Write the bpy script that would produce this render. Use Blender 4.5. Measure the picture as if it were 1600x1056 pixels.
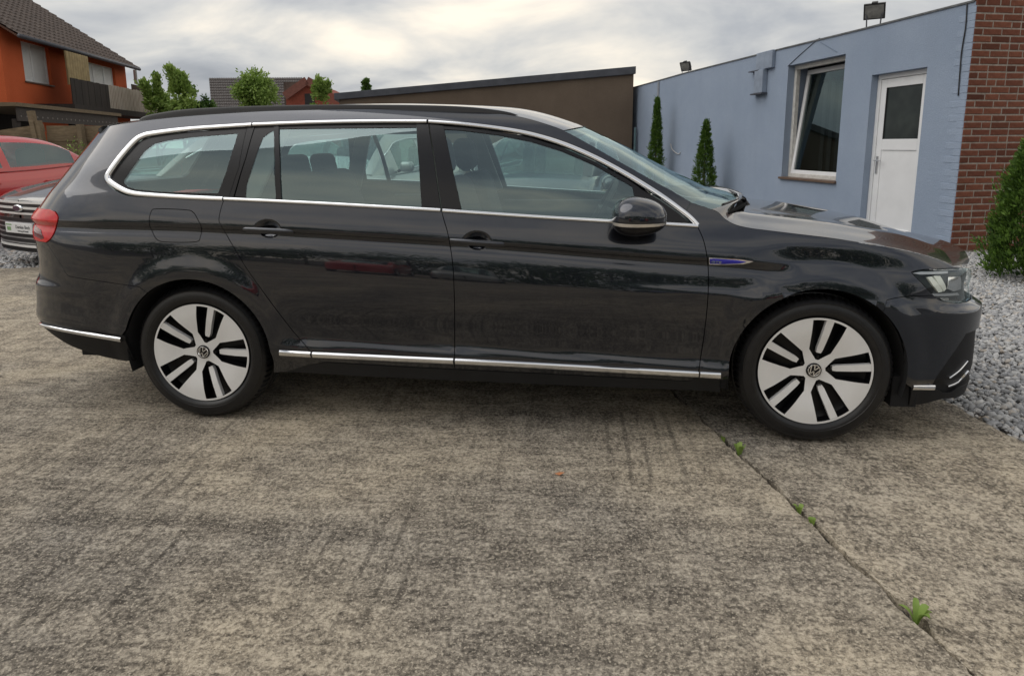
import bpy, math, random
import numpy as np
from mathutils import Vector, Matrix
from mathutils.geometry import delaunay_2d_cdt

for o in list(bpy.data.objects):
    bpy.data.objects.remove(o)
SC = bpy.context.scene
COL = SC.collection
rnd = random.Random(7)
NR = np.random.RandomState(11)

# ------------------------------------------------------------------ camera
F_PX, CX, CYP = 1030.0, 800.0, 408.0            # focal length and principal point in photo pixels (1600 x 1056)
CAM = np.array([1.794, -3.704, 1.290])
def cam_axes(yaw, pitch, roll):
    r = np.array([math.cos(yaw), math.sin(yaw), 0.0]); f = np.array([-math.sin(yaw), math.cos(yaw), 0.0]); u = np.array([0, 0, 1.0])
    f2 = f*math.cos(pitch) - u*math.sin(pitch); u2 = u*math.cos(pitch) + f*math.sin(pitch)
    return r*math.cos(roll) + u2*math.sin(roll), u2*math.cos(roll) - r*math.sin(roll), f2
RIGHT, UP, FWD = cam_axes(0.1091, 0.1749, -0.0053)
cd = bpy.data.cameras.new('camera')
cam = bpy.data.objects.new('camera', cd); COL.objects.link(cam)
cd.sensor_width = 36.0; cd.sensor_fit = 'HORIZONTAL'
cd.lens = F_PX/1600*36; cd.shift_y = -(528-CYP)/1600
cd.clip_start = 0.05; cd.clip_end = 2000
m = Matrix.Identity(4)
for i in range(3):
    m[i][0] = RIGHT[i]; m[i][1] = UP[i]; m[i][2] = -FWD[i]; m[i][3] = CAM[i]
cam.matrix_world = m
SC.camera = cam

# ------------------------------------------------------------------ world: overcast sky
SUN_EL, SUN_AZ = math.radians(52), math.radians(262)   # azimuth of the sun, clockwise from +y
W = bpy.data.worlds.new('World'); SC.world = W; W.use_nodes = True
nt = W.node_tree; nt.nodes.clear()
def wn(t, **kw):
    n = nt.nodes.new(t)
    for k, v in kw.items(): setattr(n, k, v)
    return n
out = wn('ShaderNodeOutputWorld'); bg = wn('ShaderNodeBackground')
sky = wn('ShaderNodeTexSky', sky_type='NISHITA', sun_disc=False, sun_elevation=SUN_EL, sun_rotation=SUN_AZ)
sky.air_density = 1.2; sky.dust_density = 3.0
skys = wn('ShaderNodeMix', data_type='RGBA', blend_type='MULTIPLY'); skys.inputs[0].default_value = 1.0
skys.inputs[7].default_value = (0.10, 0.10, 0.10, 1)
nt.links.new(sky.outputs[0], skys.inputs[6])
tc = wn('ShaderNodeTexCoord')
# project the view direction on a flat cloud deck: p = d.xy / (d.z + 0.12)
sep = wn('ShaderNodeSeparateXYZ'); nt.links.new(tc.outputs['Generated'], sep.inputs[0])
ab = wn('ShaderNodeMath', operation='MAXIMUM'); nt.links.new(sep.outputs[2], ab.inputs[0]); ab.inputs[1].default_value = 0.0
add = wn('ShaderNodeMath', operation='ADD'); nt.links.new(ab.outputs[0], add.inputs[0]); add.inputs[1].default_value = 0.30
dx = wn('ShaderNodeMath', operation='DIVIDE'); nt.links.new(sep.outputs[0], dx.inputs[0]); nt.links.new(add.outputs[0], dx.inputs[1])
dy = wn('ShaderNodeMath', operation='DIVIDE'); nt.links.new(sep.outputs[1], dy.inputs[0]); nt.links.new(add.outputs[0], dy.inputs[1])
cmb = wn('ShaderNodeCombineXYZ'); nt.links.new(dx.outputs[0], cmb.inputs[0]); nt.links.new(dy.outputs[0], cmb.inputs[1])
mp = wn('ShaderNodeMapping'); nt.links.new(cmb.outputs[0], mp.inputs[0])
mp.inputs['Scale'].default_value = (1.0, 1.25, 1); mp.inputs['Location'].default_value = (3.1, 1.7, 0); mp.inputs['Rotation'].default_value = (0, 0, 0.25)
n1 = wn('ShaderNodeTexNoise'); n1.inputs['Scale'].default_value = 1.5; n1.inputs['Detail'].default_value = 6; n1.inputs['Roughness'].default_value = 0.52; n1.inputs['Distortion'].default_value = 0.35
n2 = wn('ShaderNodeTexNoise'); n2.inputs['Scale'].default_value = 0.55; n2.inputs['Detail'].default_value = 3
nt.links.new(mp.outputs[0], n1.inputs[0]); nt.links.new(mp.outputs[0], n2.inputs[0])
mixn = wn('ShaderNodeMath', operation='MULTIPLY_ADD'); nt.links.new(n2.outputs[0], mixn.inputs[0]); mixn.inputs[1].default_value = 0.55
sc1 = wn('ShaderNodeMath', operation='MULTIPLY'); nt.links.new(n1.outputs[0], sc1.inputs[0]); sc1.inputs[1].default_value = 0.62
nt.links.new(sc1.outputs[0], mixn.inputs[2])
cr = wn('ShaderNodeValToRGB'); nt.links.new(mixn.outputs[0], cr.inputs[0])
e = cr.color_ramp.elements
e[0].position = 0.45; e[0].color = (0.225, 0.238, 0.265, 1)
e[1].position = 0.70; e[1].color = (0.76, 0.68, 0.57, 1)
k = e.new(0.52); k.color = (0.315, 0.324, 0.342, 1)
k = e.new(0.58); k.color = (0.43, 0.428, 0.42, 1)
k = e.new(0.635); k.color = (0.57, 0.54, 0.49, 1)
cover = wn('ShaderNodeMix', data_type='RGBA'); cover.inputs[0].default_value = 0.93
nt.links.new(skys.outputs[2], cover.inputs[6]); nt.links.new(cr.outputs[0], cover.inputs[7])
nt.links.new(cover.outputs[2], bg.inputs[0]); bg.inputs[1].default_value = 1.0
nt.links.new(bg.outputs[0], out.inputs[0])

sd = bpy.data.lights.new('sun', 'SUN'); sun = bpy.data.objects.new('sun', sd); COL.objects.link(sun)
sd.energy = 0.9; sd.angle = math.radians(60); sd.color = (1.0, 0.97, 0.93)
sdir = Vector((math.sin(SUN_AZ)*math.cos(SUN_EL), math.cos(SUN_AZ)*math.cos(SUN_EL), math.sin(SUN_EL)))
sun.rotation_euler = sdir.to_track_quat('Z', 'Y').to_euler()

SC.view_settings.view_transform = 'Standard'; SC.view_settings.look = 'None'
SC.view_settings.exposure = 0.64; SC.view_settings.gamma = 1.0; SC.view_settings.use_curve_mapping = False
SC.render.engine = 'CYCLES'
SC.cycles.max_bounces = 10; SC.cycles.transparent_max_bounces = 24; SC.cycles.glossy_bounces = 5
SC.cycles.caustics_reflective = False; SC.cycles.caustics_refractive = False

# photo pixel -> direction, ground point, plane point
def ray(px, py):
    d = FWD*F_PX + RIGHT*(px-CX) - UP*(py-CYP); return d/np.linalg.norm(d)
def on_ground(px, py, z=0.0):
    d = ray(px, py); return CAM + d*((z-CAM[2])/d[2])
def on_plane(px, py, p, n):
    d = ray(px, py); n = np.array(n, float); return CAM + d*(((np.array(p)-CAM) @ n)/(d @ n))
def proj(P):
    d = np.asarray(P, float) - CAM; z = d @ FWD
    return np.array([CX + F_PX*(d @ RIGHT)/z, CYP - F_PX*(d @ UP)/z])
# ------------------------------------------------------------------ helpers: objects and tags
def tag(o, label=None, cat=None, group=None, kind=None):
    if label: o['label'] = label
    if cat: o['category'] = cat
    if group: o['group'] = group
    if kind: o['kind'] = kind
    return o
def empty(name, loc=(0, 0, 0), label=None, cat=None, group=None):
    o = bpy.data.objects.new(name, None); COL.objects.link(o); o.location = loc
    o.empty_display_size = 0.1
    return tag(o, label, cat, group)
def wloc(o):
    v = Vector((0, 0, 0))
    while o is not None:
        v = v + o.location; o = o.parent
    return v
def mesh_obj(name, V, Fc, mat, parent=None, smooth=False, normals=None, mats=None, midx=None):
    """V in world coordinates; the object sits at its parent's place"""
    V = np.asarray(V, float)
    off = np.array(wloc(parent)) if parent is not None else np.zeros(3)
    me = bpy.data.meshes.new(name)
    me.from_pydata([tuple(v) for v in (V-off)], [], [tuple(int(i) for i in f) for f in Fc])
    for mm in (mats or [mat]): me.materials.append(mm)
    if midx is not None: me.polygons.foreach_set('material_index', list(midx))
    if smooth or normals is not None: me.polygons.foreach_set('use_smooth', [True]*len(me.polygons))
    me.update()
    if normals is not None: me.normals_split_custom_set_from_vertices([tuple(n) for n in normals])
    o = bpy.data.objects.new(name, me); COL.objects.link(o)
    if parent is not None: o.parent = parent
    return o
def smooth_angle(o, deg=35):
    me = o.data
    me.polygons.foreach_set('use_smooth', [True]*len(me.polygons))
    me.set_sharp_from_angle(angle=math.radians(deg))
    return o
def bevel(o, w=0.005, seg=2, ang=30):
    b = o.modifiers.new('bevel', 'BEVEL'); b.width = w; b.segments = seg; b.limit_method = 'ANGLE'; b.angle_limit = math.radians(ang)
    b.harden_normals = False
    return o
class MB:
    """collects shapes, then builds ONE mesh object"""
    def __init__(s): s.V = []; s.F = []; s.M = []; s.mi = 0
    def add(s, V, Fc):
        b = len(s.V); s.V += [tuple(v) for v in V]
        for f in Fc: s.F.append(tuple(b+i for i in f)); s.M.append(s.mi)
        return s
    def box(s, o, ax, ay, az, x0, x1, y0, y1, z0, z1):
        o, ax, ay, az = (np.asarray(q, float) for q in (o, ax, ay, az))
        V = [o+ax*x+ay*y+az*z for z in (z0, z1) for y in (y0, y1) for x in (x0, x1)]
        Fc = [(0, 2, 3, 1), (4, 5, 7, 6), (0, 1, 5, 4), (2, 6, 7, 3), (0, 4, 6, 2), (1, 3, 7, 5)]
        if np.dot(np.cross(ax, ay), az)*(x1-x0)*(y1-y0)*(z1-z0) < 0: Fc = [f[::-1] for f in Fc]
        return s.add(V, Fc)
    def beam(s, a, b, w, h, up=(0, 0, 1)):
        a, b = np.asarray(a, float), np.asarray(b, float); t = b-a; L = np.linalg.norm(t); t = t/L
        up = up if abs(np.dot(t, up)) < 0.95*np.linalg.norm(up) else (1.0, 0.0, 0.0); sd_ = np.cross(t, up); sd_ = sd_/np.linalg.norm(sd_); u_ = np.cross(sd_, t)
        return s.box(a, t, sd_, u_, 0, L, -w/2, w/2, -h/2, h/2)
    def tube(s, path, r, n=8, cap=True):
        path = np.asarray(path, float); k = len(path); rr = np.broadcast_to(np.asarray(r, float), (k,))
        T = np.gradient(path, axis=0); T /= np.linalg.norm(T, axis=1)[:, None]+1e-12
        ref = np.array([0, 0, 1.0]) if abs(T[0][2]) < 0.9 else np.array([1.0, 0, 0])
        V = []; N = np.cross(T[0], ref); N /= np.linalg.norm(N)
        for i in range(k):
            N = N - T[i]*(N @ T[i]); N /= np.linalg.norm(N); B = np.cross(T[i], N)
            for j in range(n):
                a = 2*math.pi*j/n; V.append(path[i]+rr[i]*(N*math.cos(a)+B*math.sin(a)))
        Fc = [(i*n+j, i*n+(j+1) % n, (i+1)*n+(j+1) % n, (i+1)*n+j) for i in range(k-1) for j in range(n)]
        if cap: Fc += [tuple(range(n))[::-1], tuple((k-1)*n+j for j in range(n))]
        return s.add(V, Fc)
    def lathe(s, prof, o, axis, n=48, ref=None, closed=False):
        """prof: (radius, along axis)"""
        o, axis = np.asarray(o, float), np.asarray(axis, float)
        ref = np.asarray(ref if ref is not None else ((0, 0, 1) if abs(axis[2]) < 0.9 else (1, 0, 0)), float)
        e1 = np.cross(axis, ref); e1 /= np.linalg.norm(e1); e2 = np.cross(axis, e1)
        k = len(prof)
        V = [o+axis*h+r*(e1*math.cos(2*math.pi*j/n)+e2*math.sin(2*math.pi*j/n)) for j in range(n) for (r, h) in prof]
        Fc = []
        for j in range(n):
            j2 = (j+1) % n
            for i in range(k if closed else k-1):
                i2 = (i+1) % k
                Fc.append((j*k+i, j*k+i2, j2*k+i2, j2*k+i))
        return s.add(V, Fc)
    def extrude(s, poly, o, ax, ay, az, d0, d1):
        """2-D polygon (counter-clockwise in ax,ay) extruded along az"""
        o, ax, ay, az = (np.asarray(q, float) for q in (o, ax, ay, az)); n = len(poly)
        V = [o+ax*p[0]+ay*p[1]+az*d for d in (d0, d1) for p in poly]
        Fc = [tuple(range(n))[::-1], tuple(range(n, 2*n))] + [(i, (i+1) % n, n+(i+1) % n, n+i) for i in range(n)]
        return s.add(V, Fc)
    def build(s, name, mat, parent=None, smooth=False, mats=None):
        o = mesh_obj(name, s.V, s.F, mat, parent, smooth, mats=mats, midx=(s.M if mats else None))
        return o
def pip(P, poly):
    """points in polygon, even-odd"""
    P = np.asarray(P, float); poly = np.asarray(poly, float)
    x, y = P[:, 0], P[:, 1]; ins = np.zeros(len(P), bool); j = len(poly)-1
    for i in range(len(poly)):
        xi, yi = poly[i]; xj, yj = poly[j]
        if yi != yj:
            c = ((yi > y) != (yj > y)) & (x < (xj-xi)*(y-yi)/(yj-yi)+xi)
            ins ^= c
        j = i
    return ins
def seg_dist(P, poly):
    P = np.asarray(P, float); A = np.asarray(poly, float); B = np.roll(A, -1, 0)
    best = np.full(len(P), 1e9)
    for a, b in zip(A, B):
        ab = b-a; L = ab @ ab + 1e-15
        t = np.clip(((P-a) @ ab)/L, 0, 1)
        best = np.minimum(best, np.hypot(*(P-a-t[:, None]*ab).T))
    return best
def densify(poly, h, closed=True):
    poly = [np.asarray(p, float) for p in poly]; o = []
    n = len(poly)
    for i in range(n if closed else n-1):
        a, b = poly[i], poly[(i+1) % n]; k = max(1, int(math.ceil(np.linalg.norm(b-a)/h)))
        o += [a+(b-a)*t/k for t in range(k)]
    if not closed: o.append(poly[-1])
    return np.array(o)
def catmull(pts, k=8, closed=False):
    P = [np.asarray(p, float) for p in pts]; n = len(P); o = []
    for i in range(n if closed else n-1):
        g = (lambda j: P[j % n]) if closed else (lambda j: P[min(max(j, 0), n-1)])
        p0, p1, p2, p3 = g(i-1), g(i), g(i+1), g(i+2)
        for q in range(k):
            t = q/k
            o.append(0.5*((2*p1)+(-p0+p2)*t+(2*p0-5*p1+4*p2-p3)*t*t+(-p0+3*p1-3*p2+p3)*t**3))
    if not closed: o.append(P[-1])
    return np.array(o)
def area2(p):
    p = np.asarray(p); q = np.roll(p, -1, 0); return np.sum(p[:, 0]*q[:, 1]-q[:, 0]*p[:, 1])/2
def ccw(p):
    p = np.asarray(p, float); return p if area2(p) > 0 else p[::-1]
def shrink(poly, g):
    """move a ccw polygon's vertices inward by g"""
    p = ccw(poly); d = np.roll(p, -1, 0)-p; d /= np.linalg.norm(d, axis=1)[:, None]+1e-12
    nrm = np.stack([-d[:, 1], d[:, 0]], 1); a = nrm+np.roll(nrm, 1, 0)
    L = np.linalg.norm(a, axis=1); a = a/np.maximum(L, 0.6)[:, None]**1; 
    return p+a*g/np.maximum(np.linalg.norm(a, axis=1), 0.5)[:, None]
def cdt(outer, holes=(), inner=None):
    pts = []; edges = []
    for lp in [outer]+list(holes):
        b = len(pts); n = len(lp); pts += [Vector((float(p[0]), float(p[1]))) for p in lp]
        edges += [(b+i, b+(i+1) % n) for i in range(n)]
    if inner is not None: pts += [Vector((float(p[0]), float(p[1]))) for p in inner]
    v, _, f, _, _, _ = delaunay_2d_cdt(pts, edges, [], 0, 1e-7)
    v = np.array([(q.x, q.y) for q in v]); f = np.array(f)
    c = v[f].mean(1); keep = pip(c, outer)
    for h in holes: keep &= ~pip(c, h)
    f = f[keep]
    a = v[f]; s = (a[:, 1, 0]-a[:, 0, 0])*(a[:, 2, 1]-a[:, 0, 1])-(a[:, 1, 1]-a[:, 0, 1])*(a[:, 2, 0]-a[:, 0, 0])
    f[s < 0] = f[s < 0][:, ::-1]
    return v, f
def slab_with_holes(mb, outer, holes, o, ax, ay, az, d0, d1):
    """flat wall (outer polygon minus holes in ax,ay) of thickness d0..d1 along az"""
    outer = ccw(outer); holes = [ccw(h) for h in holes]
    o, ax, ay, az = (np.asarray(q, float) for q in (o, ax, ay, az))
    v, f = cdt(outer, holes); n = len(v)
    V = [o+ax*p[0]+ay*p[1]+az*d for d in (d0, d1) for p in v]
    mb.add(V, [tuple(t[::-1]) for t in f]+[tuple(i+n for i in t) for t in f])
    for lp, sg in [(outer, 1)]+[(h, -1) for h in holes]:
        k = len(lp); V = [o+ax*p[0]+ay*p[1]+az*d for d in (d0, d1) for p in lp]
        Fc = [(i, (i+1) % k, k+(i+1) % k, k+i) for i in range(k)]
        mb.add(V, Fc if sg > 0 else [q[::-1] for q in Fc])
    return mb

# ------------------------------------------------------------------ helpers: materials
MATS = {}
class NT:
    def __init__(s, name):
        s.m = bpy.data.materials.new(name); s.m.use_nodes = True; s.t = s.m.node_tree; s.t.nodes.clear()
        s.out = s.t.nodes.new('ShaderNodeOutputMaterial'); s.b = s.t.nodes.new('ShaderNodeBsdfPrincipled')
        s.t.links.new(s.b.outputs[0], s.out.inputs[0]); MATS[name] = s.m
    def n(s, t, **kw):
        q = s.t.nodes.new(t)
        for k, v in kw.items():
            if k in q.bl_rna.properties: setattr(q, k, v)
            else: q.inputs[k.replace('_', ' ')].default_value = v
        return q
    def l(s, a, b): s.t.links.new(a, b); return s
    def coord(s, kind='Object', scale=(1, 1, 1), rot=(0, 0, 0), loc=(0, 0, 0)):
        c = s.n('ShaderNodeTexCoord'); mp = s.n('ShaderNodeMapping')
        mp.inputs['Scale'].default_value = scale; mp.inputs['Rotation'].default_value = rot; mp.inputs['Location'].default_value = loc
        s.l(c.outputs[kind], mp.inputs[0]); return mp.outputs[0]
    def noise(s, vec, scale, detail=4, rough=0.55, dist=0.0):
        q = s.n('ShaderNodeTexNoise'); q.inputs['Scale'].default_value = scale; q.inputs['Detail'].default_value = detail
        q.inputs['Roughness'].default_value = rough; q.inputs['Distortion'].default_value = dist
        if vec is not None: s.l(vec, q.inputs['Vector'])
        return q.outputs[0]
    def ramp(s, fac, stops):
        r = s.n('ShaderNodeValToRGB'); e = r.color_ramp.elements
        while len(e) < len(stops): e.new(0.5)
        for i, (p, c) in enumerate(stops):
            e[i].position = p; e[i].color = (c, c, c, 1) if not hasattr(c, '__len__') else (*c, 1)
        s.l(fac, r.inputs[0]); return r.outputs[0]
    def math(s, op, a, b=None, c=None):
        q = s.n('ShaderNodeMath', operation=op)
        for i, x in enumerate((a, b, c)):
            if x is None: continue
            if isinstance(x, (int, float)): q.inputs[i].default_value = x
            else: s.l(x, q.inputs[i])
        return q.outputs[0]
    def mix(s, fac, a, b, blend='MIX'):
        q = s.n('ShaderNodeMix', data_type='RGBA', blend_type=blend)
        for i, x in ((0, fac), (6, a), (7, b)):
            if isinstance(x, (int, float)): q.inputs[i].default_value = x if i == 0 else (x, x, x, 1)
            elif isinstance(x, tuple): q.inputs[i].default_value = (*x, 1)
            else: s.l(x, q.inputs[i])
        return q.outputs[2]
    def bump(s, h, strength=0.3, dist=0.01):
        q = s.n('ShaderNodeBump'); q.inputs['Strength'].default_value = strength; q.inputs['Distance'].default_value = dist
        s.l(h, q.inputs['Height']); s.l(q.outputs[0], s.b.inputs['Normal']); return s
    def set(s, **kw):
        for k, v in kw.items():
            i = s.b.inputs[k.replace('_', ' ')]
            if hasattr(v, 'is_linked') or hasattr(v, 'links'): s.l(v, i)
            elif isinstance(v, tuple) and len(v) == 3 and len(i.default_value) == 4: i.default_value = (*v, 1)
            else: i.default_value = v
        return s
def simple(name, col, rough=0.5, metal=0.0, var=0.15, scale=8, bump=0.0, bscale=60, coat=0.0, spec=0.5, kind='Object'):
    """procedural material: base colour broken up by noise, optional fine relief"""
    t = NT(name); v = t.coord(kind)
    f = t.noise(v, scale, 4)
    a = tuple(c*(1-var) for c in col); b = tuple(min(1, c*(1+var)) for c in col)
    t.set(Base_Color=t.ramp(f, [(0.3, a), (0.7, b)]), Roughness=rough, Metallic=metal, Coat_Weight=coat, Specular_IOR_Level=spec)
    if bump: t.bump(t.noise(v, bscale, 3), bump, 0.004)
    return t.m
def glassmat(name, tint=(0.72, 0.82, 0.78), ior=1.5, boost=1.0, rough=0.0):
    t = NT(name); t.t.nodes.remove(t.b)
    tr = t.n('ShaderNodeBsdfTransparent'); tr.inputs[0].default_value = (*tint, 1)
    gl = t.n('ShaderNodeBsdfGlossy'); gl.inputs['Roughness'].default_value = rough; gl.inputs[0].default_value = (0.76, 0.95, 0.98, 1)
    ge = t.n('ShaderNodeNewGeometry'); dt = t.n('ShaderNodeVectorMath', operation='DOT_PRODUCT'); t.l(ge.outputs['Incoming'], dt.inputs[0]); t.l(ge.outputs['Normal'], dt.inputs[1])
    f0 = ((ior-1)/(ior+1))**2*boost                                     # Schlick's law, the same from both sides of the thin pane
    c5 = t.math('POWER', t.math('SUBTRACT', 1.0, t.math('ABSOLUTE', dt.outputs['Value'])), 5.0)
    f2 = t.math('MINIMUM', t.math('MULTIPLY_ADD', c5, 1.0-f0, f0), 1.0)
    mx = t.n('ShaderNodeMixShader'); t.l(f2, mx.inputs[0]); t.l(tr.outputs[0], mx.inputs[1]); t.l(gl.outputs[0], mx.inputs[2])
    t.l(mx.outputs[0], t.out.inputs[0])
    return t.m
def lettering(name, txt, size, o, ax, ay, mat, parent, depth=0.001, align='CENTER'):
    cu = bpy.data.curves.new(name, 'FONT'); cu.body = txt; cu.size = size; cu.align_x = align; cu.align_y = 'CENTER'; cu.extrude = depth
    tmp = bpy.data.objects.new('t', cu); COL.objects.link(tmp)
    dg = bpy.context.evaluated_depsgraph_get(); me = bpy.data.meshes.new_from_object(tmp.evaluated_get(dg))
    V = np.array([tuple(v.co) for v in me.vertices]); Fc = [tuple(p.vertices) for p in me.polygons]
    bpy.data.objects.remove(tmp); bpy.data.curves.remove(cu); bpy.data.meshes.remove(me)
    o, ax, ay = (np.asarray(q, float) for q in (o, ax, ay)); az = np.cross(ax, ay)
    return mesh_obj(name, o+V[:, :1]*ax+V[:, 1:2]*ay+V[:, 2:3]*az, Fc, mat, parent)
# ------------------------------------------------------------------ the yard's own axes: along and across the blue wall
E2 = np.array([-0.257, 0.9664, 0.0]); E2 /= np.linalg.norm(E2); E1 = np.array([E2[1], -E2[0], 0.0]); EZ = np.array([0, 0, 1.0])
C0 = on_ground(1484, 392); YA = math.atan2(E1[1], E1[0])
def Y(a, b, z=0.0): return C0 + E1*a + E2*b + EZ*z
def to_y(P): P = np.asarray(P)-C0; return np.array([P @ E1, P @ E2, P[2]])
def wall_a(px, py, a): return to_y(on_plane(px, py, Y(a, 0), E1))     # pixel on a plane parallel to the blue wall
def wall_b(px, py, b): return to_y(on_plane(px, py, Y(0, b), E2))     # pixel on a plane square to it

# ------------------------------------------------------------------ materials of the place
def concrete(name, along, bundles=()):
    t = NT(name); rot = -YA + (0 if along else math.pi/2)
    v = t.coord('Object', rot=(0, 0, rot))
    st = t.coord('Object', scale=(5, 46, 20), rot=(0, 0, rot)); st2 = t.coord('Object', scale=(1.6, 9, 5), rot=(0, 0, rot))
    fine = t.noise(v, 55, 6, 0.78); grit = t.noise(v, 150, 3, 0.6); mid = t.noise(v, 9, 6, 0.66, 0.3); big = t.noise(v, 0.75, 4, 0.55, 0.4)
    brush = t.noise(st, 1.0, 5, 0.62, 0.5); brush2 = t.noise(st2, 1.0, 4, 0.55, 0.6)
    # rake grooves: bundles of lines square to the brushing
    wv = t.n('ShaderNodeTexWave', wave_type='BANDS', bands_direction='X'); wv.inputs['Scale'].default_value = 2.3; wv.inputs['Distortion'].default_value = 4.5
    wv.inputs['Detail'].default_value = 3; wv.inputs['Detail Scale'].default_value = 0.9; t.l(t.coord('Object', scale=(1.9, 0.22, 1), rot=(0, 0, rot+0.10)), wv.inputs[0])
    rake = t.ramp(wv.outputs[1], [(0.03, 0.0), (0.30, 1.0)])
    msk = t.ramp(t.noise(t.coord('Object', scale=(1.1, 0.42, 1), rot=(0, 0, rot), loc=(4.3, 0.8, 0)), 1.0, 3, 0.55), [(0.50, 0.0), (0.58, 1.0)])
    mskn = t.math('MULTIPLY', msk, t.ramp(t.noise(st2, 1.7, 3), [(0.35, 0.25), (0.6, 1.0)]))
    if bundles:                                   # bundles of rake marks at their places on the slab, ragged at the ends
        sp_ = t.n('ShaderNodeSeparateXYZ'); t.l(t.coord('Object'), sp_.inputs[0]); tot = None; wob = t.math('MULTIPLY', t.math('SUBTRACT', t.noise(v, 2.5, 3), 0.5), 0.9)
        def axis(e_, c0_): return t.math('SUBTRACT', t.math('MULTIPLY_ADD', sp_.outputs[0], float(e_[0]), t.math('MULTIPLY', sp_.outputs[1], float(e_[1]))), float(c0_))
        for (cx_, cy_), wa_, wb_ in bundles:
            da = t.math('DIVIDE', t.math('ABSOLUTE', axis(E1, cx_*E1[0]+cy_*E1[1])), wa_); db = t.math('DIVIDE', t.math('ABSOLUTE', axis(E2, cx_*E2[0]+cy_*E2[1])), wb_)
            m_ = t.ramp(t.math('ADD', t.math('MAXIMUM', da, db), wob), [(0.75, 1.0), (1.0, 0.0)]); tot = m_ if tot is None else t.math('MAXIMUM', tot, m_)
        mskn = t.math('MAXIMUM', t.math('MULTIPLY', mskn, 0.6), t.math('MULTIPLY', tot, t.ramp(t.noise(st2, 1.3, 3), [(0.3, 0.45), (0.55, 1.0)])))
    mskn = t.math('MULTIPLY', mskn, t.ramp(t.noise(t.coord('Object', scale=(13, 1.5, 1), rot=(0, 0, rot+0.10)), 1.0, 4, 0.65, 0.8), [(0.40, 0.12), (0.56, 1.0)]))
    groove = t.math('SUBTRACT', 1.0, t.math('MULTIPLY', mskn, t.math('SUBTRACT', 1.0, rake)))
    h = t.math('ADD', t.math('MULTIPLY', fine, 0.52), t.math('MULTIPLY', brush, 0.13))
    h = t.math('ADD', h, t.math('MULTIPLY', mid, 0.20)); h = t.math('ADD', h, t.math('MULTIPLY', big, 0.14)); h = t.math('ADD', h, t.math('MULTIPLY', brush2, 0.11))
    col = t.ramp(h, [(0.455, (0.072, 0.066, 0.058)), (0.505, (0.165, 0.150, 0.130)), (0.55, (0.31, 0.285, 0.245)), (0.615, (0.56, 0.52, 0.45))])
    tone = t.ramp(big, [(0.3, (0.80, 0.81, 0.84)), (0.7, (1.10, 1.04, 0.93))])
    col = t.mix(1.0, col, tone, 'MULTIPLY')
    col = t.mix(t.math('MULTIPLY', t.math('SUBTRACT', 1.0, groove), 0.60), col, (0.055, 0.048, 0.042))
    pits = t.ramp(grit, [(0.30, 0.0), (0.40, 1.0)])
    col = t.mix(t.math('MULTIPLY', t.math('SUBTRACT', 1.0, pits), 0.75), col, (0.045, 0.04, 0.034))
    speck = t.ramp(t.noise(v, 105, 3, 0.62), [(0.56, 0.0), (0.63, 1.0)])
    col = t.mix(t.math('MULTIPLY', speck, 0.62), col, (0.66, 0.60, 0.50))
    dk2 = t.ramp(t.noise(v, 62, 4, 0.7, 0.6), [(0.36, 1.0), (0.44, 0.0)])
    col = t.mix(t.math('MULTIPLY', dk2, 0.6), col, (0.06, 0.054, 0.046))
    col = t.mix(1.0, col, (1.02, 0.99, 0.945), 'MULTIPLY')
    t.set(Base_Color=col, Roughness=0.92, Specular_IOR_Level=0.25)
    hh = t.math('ADD', t.math('MULTIPLY', fine, 0.7), t.math('MULTIPLY', brush, 0.3)); hh = t.math('ADD', hh, t.math('MULTIPLY', groove, 0.45))
    hh = t.math('ADD', hh, t.math('MULTIPLY', pits, 0.25))
    t.bump(hh, 0.75, 0.012)
    return t.m
RAKE = [(tuple(on_ground(235, 720)[:2]), .30, .40), (tuple(on_ground(185, 880)[:2]), .26, .32), (tuple(on_ground(560, 880)[:2]), .20, .28), (tuple(on_ground(1000, 690)[:2]), .28, .35), (tuple(on_ground(90, 700)[:2]), .25, .3)]
M_conc_l = concrete('concrete_brushed', True, RAKE); M_conc_r = concrete('concrete_raked', False)
def earth():
    t = NT('earth'); v = t.coord('Object'); f = t.noise(v, 30, 6, 0.7)
    t.set(Base_Color=t.ramp(f, [(0.35, (0.035, 0.032, 0.026)), (0.65, (0.11, 0.10, 0.085))]), Roughness=0.95).bump(f, 0.6, 0.02); return t.m
M_earth = earth()
def render_mat(name, c0, c1, sc=160, stain=0.0):
    t = NT(name); v = t.coord('Object'); f = t.noise(v, sc, 4, 0.7); g = t.noise(v, 1.3, 5, 0.6)
    st = t.noise(t.coord('Object', scale=(2.2, 2.2, 0.35)), 1.0, 5, 0.6)
    c = t.mix(t.ramp(g, [(0.35, 0.0), (0.7, 1.0)]), c0, c1)
    c = t.mix(t.math('MULTIPLY', t.ramp(st, [(0.52, 0.0), (0.75, 1.0)]), stain), c, tuple(x*0.55 for x in c0))
    c = t.mix(t.math('MULTIPLY', t.ramp(f, [(0.35, 1.0), (0.6, 0.0)]), 0.5), c, tuple(x*0.70 for x in c0))
    t.set(Base_Color=c, Roughness=0.9, Specular_IOR_Level=0.25).bump(f, 0.8, 0.008); return t.m
M_blue = render_mat('blue_render', (0.285, 0.350, 0.455), (0.325, 0.390, 0.495), 120, 0.12)
M_brown = render_mat('brown_render', (0.155, 0.118, 0.088), (0.19, 0.145, 0.108), 55, 0.25)
M_orange = render_mat('orange_render', (0.56, 0.118, 0.042), (0.62, 0.138, 0.052), 60, 0.2)
M_white = simple('white_plastic', (0.74, 0.75, 0.76), 0.35, var=0.05, scale=3)
M_whited = simple('weathered_white_frame', (0.58, 0.57, 0.54), 0.5, var=0.14, scale=14)
M_seal = simple('rubber_seal', (0.02, 0.02, 0.022), 0.6)
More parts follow.
